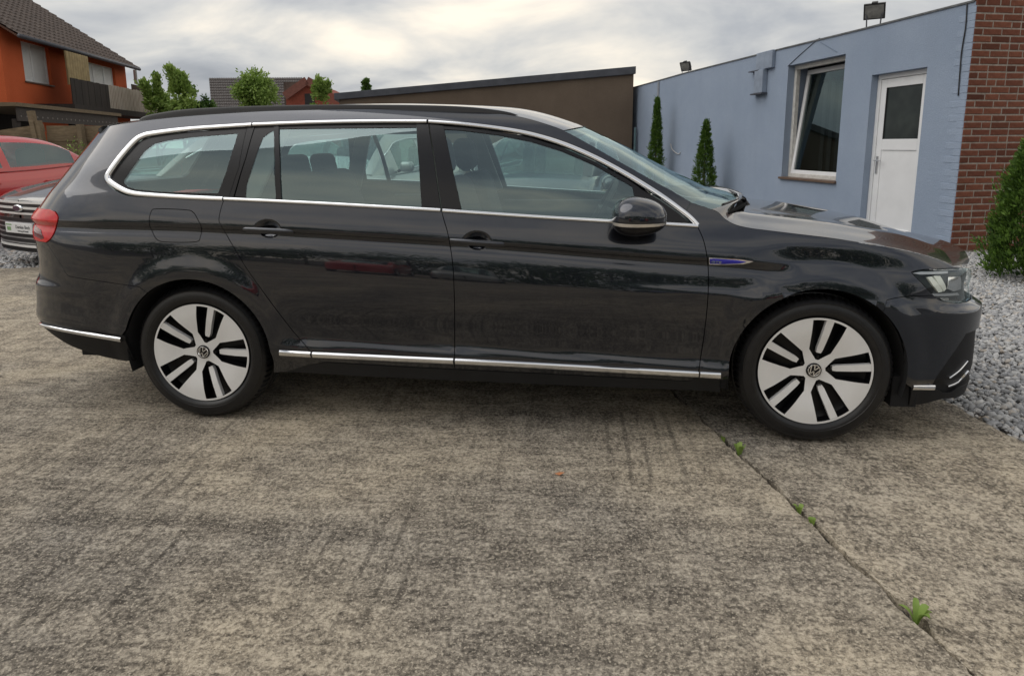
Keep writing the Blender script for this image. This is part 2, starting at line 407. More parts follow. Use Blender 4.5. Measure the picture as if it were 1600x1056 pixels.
M_zinc = simple('zinc_sheet', (0.34, 0.37, 0.41), 0.5, 0.5, 0.2, 5)
M_slate = simple('dark_grey_fascia', (0.075, 0.08, 0.095), 0.5, 0.3, 0.2, 4)
M_dark = simple('dark_room', (0.03, 0.03, 0.03), 0.9)
M_sill = simple('brown_sill_tile', (0.13, 0.085, 0.06), 0.45, var=0.25)
M_mortar = simple('mortar', (0.36, 0.31, 0.265), 0.95, var=0.25, scale=30, bump=0.6)
M_wglass = glassmat('window_glass', (0.55, 0.58, 0.56), 1.6, 1.6)
def frosted():
    t = NT('textured_door_glass'); v = t.coord('Object'); f = t.noise(v, 90, 2)
    t.set(Base_Color=t.ramp(t.noise(v, 2.2, 3), [(0.3, (0.020, 0.026, 0.028)), (0.7, (0.05, 0.062, 0.060))]), Roughness=0.22, Specular_IOR_Level=0.5).bump(f, 0.25, 0.004); return t.m
M_frost = frosted()
def brickmat(name, a, b):
    t = NT(name); oi = t.n('ShaderNodeObjectInfo'); v = t.coord('Object'); f = t.noise(v, 35, 5, 0.7); g = t.noise(v, 9, 4)
    c = t.ramp(oi.outputs['Random'], [(0.0, a), (0.45, tuple((x+y)/2 for x, y in zip(a, b))), (0.8, b), (1.0, tuple(x*0.55 for x in a))])
    c = t.mix(t.math('MULTIPLY', t.ramp(g, [(0.35, 1.0), (0.6, 0.0)]), 0.5), c, tuple(x*0.5 for x in a))
    c = t.mix(t.math('MULTIPLY', t.ramp(f, [(0.55, 0.0), (0.75, 1.0)]), 0.3), c, (0.34, 0.24, 0.18))
    t.set(Base_Color=c, Roughness=0.88, Specular_IOR_Level=0.3).bump(f, 0.7, 0.008); return t.m
M_brick = brickmat('red_brick', (0.180, 0.062, 0.038), (0.285, 0.105, 0.062))
M_pbrick = render_mat('blue_painted_brick', (0.30, 0.365, 0.47), (0.335, 0.40, 0.505), 50, 0.2)
def wood(name, a, b, ax=2, sc=1.0):
    t = NT(name); s = [22*sc]*3; s[ax] = 1.6*sc; oi = t.n('ShaderNodeObjectInfo')
    f = t.noise(t.coord('Object', scale=tuple(s)), 1.0, 5, 0.65, 0.4); g = t.noise(t.coord('Object'), 3, 3)
    c = t.ramp(f, [(0.3, a), (0.7, b)]); c = t.mix(t.math('MULTIPLY', oi.outputs['Random'], 0.45), c, tuple(x*0.55 for x in a))
    c = t.mix(t.math('MULTIPLY', t.ramp(g, [(0.4, 0.0), (0.7, 1.0)]), 0.35), c, tuple(x*0.6 for x in b))
    t.set(Base_Color=c, Roughness=0.85).bump(f, 0.4, 0.006); return t.m
M_fence = wood('weathered_fence_wood', (0.135, 0.098, 0.058), (0.27, 0.205, 0.125), 0)
M_darkw = wood('dark_stained_wood', (0.022, 0.018, 0.016), (0.055, 0.043, 0.036), 2)
M_brownw = wood('brown_screen_wood', (0.055, 0.03, 0.018), (0.11, 0.062, 0.036), 2)
M_grey_w = wood('grey_brown_wood', (0.045, 0.038, 0.034), (0.10, 0.083, 0.07), 0)
M_picket = wood('flaking_white_picket', (0.36, 0.29, 0.22), (0.62, 0.56, 0.49), 2)
M_corr = simple('yellowed_corrugated_sheet', (0.40, 0.31, 0.16), 0.6, var=0.2, scale=5)
M_tile = simple('brown_roof_tile', (0.085, 0.062, 0.050), 0.75, var=0.35, scale=7, bump=0.3, bscale=25)
M_tilefar = simple('grey_brown_roof_tile', (0.075, 0.066, 0.062), 0.8, var=0.3, scale=5)
M_alu = simple('aluminium', (0.55, 0.56, 0.57), 0.35, 0.8, 0.08)
M_black = simple('black_plastic', (0.014, 0.014, 0.016), 0.45, var=0.1)
M_redbrickfar = simple('far_red_brick', (0.27, 0.07, 0.042), 0.9, var=0.2, scale=12)

# ------------------------------------------------------------------ ground
def sheet(name, poly, z, mat, thick=0.0, jag=None, kind='structure'):
    p = ccw(np.array(poly)); mb = MB()
    mb.extrude([tuple(q) for q in p], (0, 0, 0), (1, 0, 0), (0, 1, 0), (0, 0, 1), z-thick, z)
    o = mb.build(name, mat); return tag(o, kind=kind)
g = MB(); g.add([(-400, -400, -0.075), (400, -400, -0.075), (400, 400, -0.075), (-400, 400, -0.075)], [(0, 1, 2, 3)])
tag(g.build('ground', M_earth), kind='structure')
A_J, A_G, B_BACK = -5.07, -3.77, 0.78
def jag_line(a, b0, b1, amp, seed, step=0.035):
    r = np.random.RandomState(seed); n = int(abs(b1-b0)/step); b = np.linspace(b0, b1, n)
    w = r.randn(n); s = np.convolve(w, np.ones(5)/5, 'same')*1.6+w*0.6
    w2 = np.convolve(r.randn(n+60), np.ones(61)/61, 'valid')[:n]*5
    return [Y(a+amp*(s[i]+w2[i]), b[i])[:2] for i in range(n)]
jl = jag_line(A_J-0.008, -9.0, B_BACK, 0.0045, 3, 0.02)
left = [Y(-26, -26)[:2], Y(A_J-0.008, -26)[:2]] + jl + [Y(A_J-0.008, B_BACK)[:2]] + [q for q in [Y(a, B_BACK+0.012*math.sin(a*7.0)+0.01*math.sin(a*19))[:2] for a in np.linspace(A_J-0.1, -16, 160)]] + [Y(-26, B_BACK)[:2]]
jr = jag_line(A_J+0.013, -9.0, B_BACK, 0.0060, 4, 0.02)
jg = jag_line(A_G, -9.0, B_BACK, 0.006, 5)
right = [Y(A_J+0.013, -26)[:2], Y(A_G, -26)[:2]] + jg + [Y(A_G, B_BACK)[:2], Y(A_J+0.013, B_BACK)[:2]] + jr[::-1]
def slab(name, poly, z, mat, thick):
    v, f = cdt(ccw(np.array(poly))); lp = ccw(np.array(poly)); k = len(lp)
    mb = MB(); mb.add([(p[0], p[1], z) for p in v], f)
    # worn arris: the top edge drops a little before the vertical face
    mb.add([(p[0], p[1], zz) for zz in (z-thick, z) for p in lp], [(i, (i+1) % k, k+(i+1) % k, k+i) for i in range(k)])
    return tag(mb.build(name, mat), kind='structure')
slab('concrete_slab', left, 0.0, M_conc_l, 0.07); slab('concrete_slab', right, -0.004, M_conc_r, 0.066)

# gravel: many small stones
def stonemat():
    t = NT('gravel_stone'); at = t.n('ShaderNodeAttribute', attribute_name='tone'); v = t.coord('Object'); f = t.noise(v, 60, 3)
    c = t.ramp(at.outputs['Fac'], [(0.0, (0.20, 0.205, 0.215)), (0.25, (0.33, 0.335, 0.345)), (0.6, (0.47, 0.47, 0.465)), (0.85, (0.60, 0.59, 0.57)), (0.93, (0.42, 0.35, 0.27)), (1.0, (0.70, 0.69, 0.67))])
    c = t.mix(0.25, c, t.ramp(f, [(0.3, 0.12), (0.7, 0.6)])); t.set(Base_Color=c, Roughness=0.85).bump(f, 0.3, 0.004); return t.m
M_stone = stonemat()
PHI = (1+5**0.5)/2
ICO = np.array([(-1, PHI, 0), (1, PHI, 0), (-1, -PHI, 0), (1, -PHI, 0), (0, -1, PHI), (0, 1, PHI), (0, -1, -PHI), (0, 1, -PHI), (PHI, 0, -1), (PHI, 0, 1), (-PHI, 0, -1), (-PHI, 0, 1)])/math.hypot(1, PHI)
ICF = np.array([(0, 11, 5), (0, 5, 1), (0, 1, 7), (0, 7, 10), (0, 10, 11), (1, 5, 9), (5, 11, 4), (11, 10, 2), (10, 7, 6), (7, 1, 8), (3, 9, 4), (3, 4, 2), (3, 2, 6), (3, 6, 8), (3, 8, 9), (4, 9, 5), (2, 4, 11), (6, 2, 10), (8, 6, 7), (9, 8, 1)])
def gravel(name, P, size, label, seed):
    r = np.random.RandomState(seed); n = len(P)
    s = size*(0.6+0.8*r.rand(n, 1, 1)**1.5)*np.stack([0.75+0.6*r.rand(n), 0.6+0.45*r.rand(n), 0.42+0.35*r.rand(n)], 1)[:, None, :]
    V = ICO[None]*(1+0.22*r.randn(n, 12, 1))*s
    al, be, ga = r.rand(n)*6.28, r.randn(n)*0.45, r.randn(n)*0.45
    def rot(V, a, i, j):
        c, s_ = np.cos(a)[:, None], np.sin(a)[:, None]; o = V.copy(); o[..., i] = V[..., i]*c-V[..., j]*s_; o[..., j] = V[..., i]*s_+V[..., j]*c; return o
    V = rot(rot(rot(V, be, 1, 2), ga, 0, 2), al, 0, 1) + P[:, None, :]
    Fc = (ICF[None]+12*np.arange(n)[:, None, None]).reshape(-1, 3)
    me = bpy.data.meshes.new(name); me.vertices.add(n*12); me.vertices.foreach_set('co', V.reshape(-1))
    me.loops.add(len(Fc)*3); me.loops.foreach_set('vertex_index', Fc.reshape(-1).astype(np.int32))
    me.polygons.add(len(Fc)); me.polygons.foreach_set('loop_start', np.arange(len(Fc), dtype=np.int32)*3)
    me.update(calc_edges=True); me.materials.append(M_stone)
    at = me.attributes.new('tone', 'FLOAT', 'POINT'); at.data.foreach_set('value', np.repeat(r.rand(n), 12).astype(np.float32))
    o = bpy.data.objects.new(name, me); COL.objects.link(o)
    return tag(o, label, 'gravel', kind='stuff')
def jitter_grid(a0, a1, b0, b1, step, seed, keep):
    r = np.random.RandomState(seed); aa, bb = np.meshgrid(np.arange(a0, a1, step), np.arange(b0, b1, step))
    aa = aa.ravel()+r.uniform(-.5, .5, aa.size)*step; bb = bb.ravel()+r.uniform(-.5, .5, bb.size)*step
    k = keep(aa, bb); aa, bb = aa[k], bb[k]
    z = -0.036+0.018*r.rand(len(aa))+0.012*np.sin(aa*3.1)*np.sin(bb*2.3)
    return C0[None]+aa[:, None]*E1+bb[:, None]*E2+z[:, None]*EZ
def in_view(aa, bb, m=60):
    P = C0[None]+aa[:, None]*E1+bb[:, None]*E2; d = P-CAM; zz = d @ FWD
    px = CX+F_PX*(d @ RIGHT)/np.maximum(zz, .1); return (zz > 0.3) & (px > -m) & (px < 1600+m)
gravel('gravel', jitter_grid(A_G+0.02, 0.9, -7.0, 0.0, 0.024, 21, lambda a, b: in_view(a, b) & (a > A_G+0.015)), 0.0185, 'pale grey crushed stone bed in front of the brick wall', 31)
gravel('gravel', jitter_grid(A_G+0.02, -0.05, 0.0, 12.0, 0.062, 23, lambda a, b: in_view(a, b)), 0.045, 'grey crushed stone strip along the blue wall behind the bonnet', 33)
gravel('gravel', jitter_grid(-15.0, -8.3, B_BACK+0.03, 5.0, 0.040, 22, lambda a, b: in_view(a, b, 30) & (b > B_BACK+0.04)), 0.030, 'grey crushed stone under the parked cars', 32)
gb = sheet('gravel_bed', [Y(A_G+0.03, -26)[:2], Y(14, -26)[:2], Y(14, 26)[:2], Y(-26, 26)[:2], Y(-26, B_BACK+0.05)[:2], Y(A_G+0.03, B_BACK+0.05)[:2]], -0.048, None or simple('gravel_fines', (0.16, 0.16, 0.16), 0.95, var=0.5, scale=90, bump=0.8, bscale=80), 0.01)

# ------------------------------------------------------------------ blue building with window and door
BH = 2.90
bl = empty('blue_building', Y(0.15, 6, 0), 'low blue rendered building with a tilted window and white door', 'building')
wb0, wb1, wz0, wz1 = 2.28, 3.79, 0.71, 2.58
db0, db1, dz1 = 0.655, 1.665, 2.215
mb = MB()
outer = [(0.02, -0.1), (0.02, 2.86), (2.0, 2.865), (4.5, 2.885), (8, 2.90), (9.75, 2.885), (11.6, 2.875), (14.0, 2.88), (14.0, -0.1)]
slab_with_holes(mb, outer, [[(wb0, wz0), (wb1, wz0), (wb1, wz1), (wb0, wz1)], [(db0, -0.02), (db1, -0.02), (db1, dz1), (db0, dz1)]], C0, E2, EZ, -E1, -0.36, 0.0)
mb.build('wall', M_blue, bl)
mb = MB(); mb.box(C0, E1, E2, EZ, 0.36, 0.40, 0.06, 6.0, 0, 2.8); mb.build('inner_wall', M_dark, bl)
mb = MB(); mb.box(C0, E1, E2, EZ, 0.02, 6.0, 0.05, 13.8, 2.62, 2.80); mb.build('flat_roof', M_slate, bl)
# roofing felt edge along the wall top
path = [(0.03, 2.86), (2.0, 2.865), (4.5, 2.885), (8, 2.90), (9.75, 2.885), (11.6, 2.875), (14, 2.88)]
mb = MB()
for (b0, z0), (b1, z1) in zip(path[:-1], path[1:]):
    mb.beam(Y(0.17, b0, z0+0.009), Y(0.17, b1, z1+0.009), 0.37, 0.022)
mb.build('roof_edge', simple('roof_felt_edge', (0.12, 0.125, 0.13), 0.8, var=0.4, scale=9), bl)
mb = MB(); mb.beam(Y(-0.012, 9.78, 0), Y(-0.012, 9.78, 2.86), 0.10, 0.022, up=E1); mb.build('joint_cover', M_zinc, bl)
# window: outer frame, tilted sash, pane, sill
wf = empty('window', Y(0.13, wb0, wz0)); wf.parent = bl; wf.location = Vector(Y(0.13, (wb0+wb1)/2, wz0))-Vector(Y(0.15, 6, 0))
mb = MB(); fw_ = 0.07
for q in ((wb0, wb1, wz0, wz0+fw_), (wb0, wb1, wz1-fw_, wz1), (wb0, wb0+fw_, wz0+fw_, wz1-fw_), (wb1-fw_, wb1, wz0+fw_, wz1-fw_)):
    mb.box(C0, E1, E2, EZ, 0.12, 0.19, q[0], q[1], q[2], q[3])
bevel(mb.build('frame', M_whited, wf), 0.006)
ta = math.radians(6.5); hz = wz0+fw_*0.75
SU = EZ*math.cos(ta)+E1*math.sin(ta); SN = E1*math.cos(ta)-EZ*math.sin(ta); SO = Y(0.125, 0, hz)
sb0, sb1, sh = wb0+0.055, wb1-0.055, wz1-wz0-2*fw_+0.02
mb = MB(); s_ = 0.075
for q in ((sb0, sb1, 0, s_), (sb0, sb1, sh-s_, sh), (sb0, sb0+s_, s_, sh-s_), (sb1-s_, sb1, s_, sh-s_)):
    mb.box(SO, SN, E2, SU, 0, 0.065, q[0], q[1], q[2], q[3])
bevel(mb.build('sash', M_white, wf), 0.008)
mb = MB(); mb.box(SO, SN, E2, SU, 0.028, 0.034, sb0+s_-0.005, sb1-s_+0.005, s_-0.005, sh-s_+0.005); mb.build('pane', M_wglass, wf)
mb = MB(); mb.box(C0, E1, E2, EZ, -0.045, 0.125, wb0-0.02, wb1+0.03, wz0-0.035, wz0+0.004); bevel(mb.build('sill', M_sill, wf), 0.006)
# things inside the room, behind the pane
mb = MB()
for b_ in (2.75, 2.95, 3.15): mb.box(C0, E1, E2, EZ, 0.33, 0.335, b_, b_+0.1, 0.82, 2.3)
mb.build('blind_strip', simple('faded_blind', (0.10, 0.105, 0.12), 0.9), wf)
# door
df = empty('door'); df.parent = bl; df.location = Vector(Y(0.13, (db0+db1)/2, 0))-Vector(Y(0.15, 6, 0))
mb = MB(); f_ = 0.065
for q in ((db0, db1, dz1-f_, dz1), (db0, db0+f_, -0.02, dz1-f_), (db1-f_, db1, -0.02, dz1-f_)): mb.box(C0, E1, E2, EZ, 0.10, 0.18, *q)
bevel(mb.build('frame', M_white, df), 0.006)
l0, l1, lt = db0+f_+0.006, db1-f_-0.006, dz1-f_-0.006; st_ = 0.105
mb = MB()
for q in ((l0, l0+st_, 0.01, lt), (l1-st_, l1, 0.01, lt), (l0+st_, l1-st_, lt-0.115, lt), (l0+st_, l1-st_, 1.185, 1.335), (l0+st_, l1-st_, 0.01, 0.13)): mb.box(C0, E1, E2, EZ, 0.108, 0.17, *q)
bevel(mb.build('leaf_frame', M_white, df), 0.006)
mb = MB(); mb.box(C0, E1, E2, EZ, 0.122, 0.15, l0+st_-0.004, l1-st_+0.004, 0.125, 1.19); mb.build('panel', M_white, df)
mb = MB(); mb.box(C0, E1, E2, EZ, 0.128, 0.15, l0+st_-0.004, l1-st_+0.004, 1.33, lt-0.11); mb.build('pane', M_frost, df)
for q_ in (l0+st_-0.001, l1-st_-0.010): mb = MB(); mb.box(C0, E1, E2, EZ, 0.112, 0.125, q_, q_+0.011, 1.335, lt-0.115); mb.build('glazing_bead', M_seal, df)
mb = MB(); hb = l1-0.05
mb.box(C0, E1, E2, EZ, 0.098, 0.110, hb-0.018, hb+0.018, 0.86, 1.10); mb.tube([Y(0.104, hb, 1.04), Y(0.055, hb, 1.04), Y(0.05, hb-0.02, 1.04), Y(0.05, hb-0.13, 1.04)], 0.0095, 8)
mb.lathe([(0.0, -0.006), (0.008, -0.006), (0.010, 0.004)], Y(0.098, hb, 0.93), E1, 12)
smooth_angle(mb.build('handle', M_alu, df))
M_pzinc = simple('painted_zinc', (0.26, 0.31, 0.39), 0.55, 0.15, 0.15, 6)
# sheet-metal outlet box on the wall
t_ = wall_a(1170, 85, -0.02); q_ = wall_a(1206, 85, -0.02)
b_l, b_r = wall_a(1172, 100, -0.1)[1], wall_a(1203, 100, -0.1)[1]
gt = empty('roof_outlet', Y(-0.05, (b_l+b_r)/2, 2.2), 'bent zinc rain outlet box hanging below the flat roof edge', 'rain outlet')
mb = MB(); bm_ = (b_l+b_r)/2; ww = abs(b_l-b_r)/2
mb.box(C0, E1, E2, EZ, -0.07, 0.0, bm_-ww*1.0, bm_+ww*0.55, 2.60, 2.905); bevel(mb.build('hopper', M_pzinc, gt), 0.01)
mb = MB(); mb.box(C0, E1, E2, EZ, -0.10, 0.0, bm_-ww*0.35, bm_+ww*0.50, 2.19, 2.60); bevel(mb.build('down_box', M_pzinc, gt), 0.01)
mb = MB(); mb.box(C0, E1, E2, EZ, -0.115, 0.0, bm_-ww*0.42, bm_+ww*0.75, 2.165, 2.19); mb.build('lip', M_slate, gt); mb = MB(); mb.box(C0, E1, E2, EZ, -0.10, 0.0, bm_+ww*0.1, bm_+ww*1.15, 2.585, 2.603); mb.build('lip', M_slate, gt)
# cables on the wall
def cable(pxs, a, r, label, mat=None):
    P = catmull([Y(a, *wall_a(x, y, a)[1:]) for x, y in pxs], 6); mb = MB(); mb.tube(P, r, 6)
    return tag(mb.build('cable', mat or M_seal, None, True), label, 'cable')
cable([(1231, 104), (1250, 86), (1274, 65), (1281, 60)], -0.006, 0.006, 'thin dark cable slanting from window corner up to roof edge', simple('weathered_cable', (0.10, 0.12, 0.15), 0.7))
cable([(1281, 66), (1295, 74), (1308, 82)], -0.006, 0.004, 'thin pale cable drooping above the window lintel', simple('painted_cable', (0.17, 0.22, 0.30), 0.7))
cable([(1048, 225), (1050, 233), (1056, 239), (1061, 241), (1063, 238)], -0.015, 0.009, 'short white cable end sticking out of the blue wall', M_whited)
cable([(1511, 6), (1509, 40), (1505, 65), (1502, 85), (1500, 110), (1497, 150)], -0.012, 0.007, 'dark cable running down beside the painted quoins')
# floodlights
def floodlight(px, py, b, a, s, yaw, label, h):
    base = Y(a, b, 2.86); r0 = empty('floodlight', base, label, 'floodlight')
    d1 = -E1*math.cos(yaw)-E2*math.sin(yaw); d2 = np.cross(EZ, d1); fd = d1*math.cos(0.42)-EZ*math.sin(0.42); fu = np.cross(fd, d2)
    if fu[2] < 0: fu = -fu
    o = base+EZ*h
    mb = MB(); mb.box(o, d2, fu, fd, -0.5*s, 0.5*s, -0.40*s, 0.40*s, -0.10*s, 0.06*s); mb.box(o, d2, fu, fd, -0.36*s, 0.36*s, -0.28*s, 0.28*s, -0.30*s, -0.10*s)
    for k in range(6): mb.box(o, d2, fu, fd, -0.34*s+k*0.13*s, -0.31*s+k*0.13*s, -0.24*s, 0.24*s, -0.37*s, -0.30*s)
    mb.box(o, d2, fu, fd, -0.14*s, 0.14*s, 0.38*s, 0.46*s, -0.2*s, 0.05*s)
    bevel(mb.build('housing', M_black, r0), 0.006)
    mb = MB(); mb.box(o, d2, fu, fd, -0.43*s, 0.43*s, -0.33*s, 0.33*s, 0.05*s, 0.072*s); mb.build('lens', simple('lamp_lens', (0.20, 0.20, 0.19), 0.15, var=0.4, scale=9, coat=0.6), r0)
    for sg in (-1, 1):
        mb = MB(); mb.beam(base+d2*sg*0.30*s-EZ*0.02, base+d2*sg*0.34*s+EZ*(h-0.2*s), 0.02, 0.012); mb.beam(base+d2*sg*0.34*s+EZ*(h-0.2*s), o+d2*sg*0.49*s, 0.02, 0.012); mb.build('bracket', M_slate, r0)
floodlight(1366, 22, wall_a(1366, 22, 0.1)[1], 0.1, 0.27, 0.85, 'large black floodlight on the roof above the white door', 0.24)
floodlight(1071, 107, wall_a(1071, 107, 0.1)[1], 0.1, 0.27, 0.55, 'small distant floodlight on the roof edge near the brown building', 0.22)

# ------------------------------------------------------------------ brick wall at the corner, brick by brick
bw = empty('brick_wall', Y(0.8, 0, 0), 'dark red brick wall end standing square to the blue wall', 'wall')
mb = MB(); mb.box(C0, E1, E2, EZ, 0.006, 2.2, 0.0045, 0.088, -0.1, 3.45); mb.build('mortar', M_mortar, bw)
def brick_mesh(L, seed, mat, H=0.0665, D=0.09, c=0.006):
    r = random.Random(seed); mb = MB()
    def ring(y, ins): return [(-L/2+ins+r.uniform(0, .003), y, ins+r.uniform(0, .003)), (L/2-ins-r.uniform(0, .003), y, ins+r.uniform(0, .003)), (L/2-ins-r.uniform(0, .003), y, H-ins-r.uniform(0, .003)), (-L/2+ins+r.uniform(0, .003), y, H-ins-r.uniform(0, .003))]
    V = ring(0.0, c)+ring(c, 0.0)+ring(D, 0.0)
    mb.add(V, [(0, 1, 2, 3), (0, 4, 5, 1), (1, 5, 6, 2), (2, 6, 7, 3), (3, 7, 4, 0), (4, 8, 9, 5), (5, 9, 10, 6), (6, 10, 11, 7), (7, 11, 8, 4)])
    me = bpy.data.meshes.new('brick'); me.from_pydata(mb.V, [], mb.F); me.materials.append(mat); return me
BM = {L: [brick_mesh(L, i+int(L*1000), M_brick) for i in range(5)] for L in (0.232, 0.112, 0.175)}
PM = {L: [brick_mesh(L, 70+i, M_pbrick, H=0.0775, D=0.03, c=0.003) for i in range(3)] for L in (0.232, 0.112)}
bwl = wloc(bw); rb = random.Random(5); pitch = 0.0805
def put(me, parent, loc, rotz):
    o = bpy.data.objects.new('brick', me); COL.objects.link(o); o.parent = parent
    o.location = Vector(loc)-wloc(parent); o.rotation_euler = (rb.gauss(0, .004), rb.gauss(0, .006), rotz+rb.gauss(0, .004)); return o
for row in range(43):
    z = 0.0+row*pitch; a = 0.0; first = True
    while a < 1.55:
        L = (0.232 if row % 2 == 0 else 0.112) if first else rb.choice((0.232, 0.232, 0.112, 0.232, 0.175)); first = False
        if z < 3.4: put(rb.choice(BM[L]), bw, Y(a+L/2, 0.0-rb.uniform(0, .005), z), YA)
        a += L+0.012
# the quoins on the blue side, painted over
for row in range(36):
    L = 0.112 if row % 2 == 0 else 0.232; z = row*pitch
    if z < 2.80: put(rb.choice(PM[L]), bl, Y(-0.001-rb.uniform(0, .0035), 0.004+L/2, z), YA-math.pi/2)

# ------------------------------------------------------------------ brown building at the end of the yard
br = empty('brown_building', Y(-4, 13, 0), 'brown rendered outbuilding with a rising grey roof edge', 'building')
bB = 11.32; aR = wall_b(989, 160, bB)[0]; pR = wall_b(990, 116, bB); pL = wall_b(530, 155, bB)
aL = pL[0]-0.0
mb = MB(); mb.extrude([(aL, -0.1), (aR, -0.1), (aR, pR[2]), (aL, pL[2])], Y(0, bB), E1, EZ, E2, 0, 4.5); mb.build('wall', M_brown, br)
mb = MB(); zf = 0.20
mb.extrude([(aL-0.12, pL[2]-0.03), (aR+0.03, pR[2]-0.005), (aR+0.03, pR[2]+zf), (aL-0.12, pL[2]+zf-0.06)], Y(0, bB), E1, EZ, E2, -0.10, 4.6); bevel(mb.build('roof', M_slate, br), 0.01)
mb = MB(); mb.beam(Y(aR+0.06, bB-0.06, 0), Y(aR+0.06, bB-0.06, 1.75), 0.05, 0.05); mb.build('drain_pipe', simple('green_grey_pipe', (0.10, 0.17, 0.19), 0.6), br)
# ------------------------------------------------------------------ the grey estate car: body surface
def pchip(x, y, xq):
    x = np.asarray(x, float); y = np.asarray(y, float); h = np.diff(x); dl = np.diff(y)/h; n = len(x); dd = np.zeros(n)
    for i in range(1, n-1):
        if dl[i-1]*dl[i] > 0:
            w1 = 2*h[i]+h[i-1]; w2 = h[i]+2*h[i-1]; dd[i] = (w1+w2)/(w1/dl[i-1]+w2/dl[i])
    dd[0], dd[-1] = dl[0], dl[-1]
    xq = np.clip(np.asarray(xq, float), x[0], x[-1]); i = np.clip(np.searchsorted(x, xq)-1, 0, n-2); t = (xq-x[i])/h[i]
    return (y[i]*(1+2*t)*(1-t)**2+h[i]*dd[i]*t*(1-t)**2+y[i+1]*t*t*(3-2*t)+h[i]*dd[i+1]*t*t*(t-1))
def lerp(pts):
    pts = np.array(pts); return lambda q: pchip(pts[:, 0], pts[:, 1], q)
def sstep(a, b, x): t = np.clip((np.asarray(x, float)-a)/(b-a), 0, 1); return t*t*(3-2*t)
# plan outline (x forward from the rear axle, half width)
PLAN = np.array([(-1.105, 0), (-1.10, .30), (-1.075, .53), (-1.02, .685), (-.92, .79), (-.72, .866), (-.40, .902), (0, .914), (.6, .917), (1.4, .917), (2.2, .914), (2.75, .905), (3.05, .882), (3.25, .842), (3.41, .772), (3.53, .66), (3.61, .50), (3.65, .28), (3.665, 0)])
sl = np.concatenate([[0], np.cumsum(np.hypot(*np.diff(PLAN, axis=0).T))])
US = np.linspace(0, sl[-1], 1500)
PX_, PW_ = pchip(sl, PLAN[:, 0], US), pchip(sl, PLAN[:, 1], US)
for _ in range(60):      # smooth the outline
    PX_[1:-1] = (PX_[:-2]+2*PX_[1:-1]+PX_[2:])/4; PW_[1:-1] = (PW_[:-2]+2*PW_[1:-1]+PW_[2:])/4
tx_, tw_ = np.gradient(PX_, US), np.gradient(PW_, US); L_ = np.hypot(tx_, tw_); NX_, NW_ = -tw_/L_, tx_/L_
for _ in range(40):
    NX_[1:-1] = (NX_[:-2]+2*NX_[1:-1]+NX_[2:])/4; NW_[1:-1] = (NW_[:-2]+2*NW_[1:-1]+NW_[2:])/4
UMAX = US[-1]
zc_f = lerp([(-1.2, .950), (-.65, .949), (-.2, .947), (.17, .937), (.92, .904), (1.49, .872), (2.03, .834), (2.4, .812), (2.8, .780), (3.2, .745), (3.7, .70)])
zb_f = lerp([(-1.2, 1.095), (-.36, 1.077), (.14, 1.051), (.91, 1.018), (1.17, 1.005), (1.62, .983), (1.9, .970), (2.28, .950), (2.5, .935), (2.75, .905), (3.1, .85), (3.4, .79), (3.7, .75)])
zs_f = lerp([(-1.2, .47), (-.77, .449), (-.37, .393), (.4, .359), (1.23, .342), (2.3, .313), (3.2, .285), (3.7, .27)])
er_f = lerp([(.10, .15), (.15, .12), (.25, .06), (.30, .032), (.36, .008), (.40, .0), (.45, .01), (.50, .022), (.58, .030), (.62, .038), (.65, .058), (.68, .068), (.74, .070), (.82, .058), (.90, .040), (.95, .052), (1.0, .085), (1.08, .125), (1.2, .195), (1.3, .245), (1.40, .285), (1.5, .34)])
ef_f = lerp([(.04, -.06), (.10, -.02), (.15, .002), (.19, .014), (.25, .022), (.35, .025), (.45, .021), (.55, .021), (.575, .016), (.60, -.022), (.65, -.026), (.70, -.008), (.745, .0), (.80, -.04), (.9, -.15), (1.5, -.35)])
XT = np.arange(-1.2, 3.76, .02); VT = np.arange(.0, 1.70, .002); DT = np.zeros((len(XT), len(VT)))
for i, x in enumerate(XT):
    c, b, s = float(zc_f(x)), float(zb_f(x)), float(zs_f(x))
    cz = 1-float(sstep(2.40, 2.75, x))            # the crease runs out on the front wing
    low = 1-float(sstep(2.35, 2.6, x)) if x > 1 else float(sstep(.35, .55, x)) # door-bottom hollow only on the doors
    md = min(.62, c-.18)
    fb_ = float(sstep(2.9, 3.25, x))              # the front bumper skirt stays nearly upright
    K = [(s-.35, -.12+.07*fb_), (s-.13, -.045+.028*fb_), (s-.06, -.028+.012*fb_), (s-.028, -.016), (s, -.004), (s+.024, -.003-.003*low), (s+.062, -.004-.014*low), (s+.10, -.004-.013*low), (md-.02, -.001), (md+.04, 0),
         (c-.125, -.0075), (c-.07, -.0165), (c-.033, -.0295*cz-.0235*(1-cz)), (c-.003, -.0125*cz-.031*(1-cz)), (c+.007, -.0135*cz-.034*(1-cz)), (b-.015, -.046), (b+.02, -.060)]
    t0 = b+.02
    K += [(t0+.10, -.094), (t0+.20, -.137), (t0+.28, -.178), (t0+.33, -.208), (t0+.37, -.238), (t0+.40, -.272), (t0+.43, -.325), (t0+.6, -.7)]
    K = np.array(K); DT[i] = pchip(K[:, 0], K[:, 1], VT-.9+c)
HANDLES = [(0.385, .925), (1.335, .881)]         # x, z of the door-handle bowls
R_ARCH = .367
def dlook(X, v):
    fi = np.clip((X-XT[0])/.02, 0, len(XT)-1.001); fj = np.clip((v-VT[0])/.002, 0, len(VT)-1.001); i, j = fi.astype(int), fj.astype(int); a, b = fi-i, fj-j
    return (DT[i, j]*(1-a)+DT[i+1, j]*a)*(1-b)+(DT[i, j+1]*(1-a)+DT[i+1, j+1]*a)*b
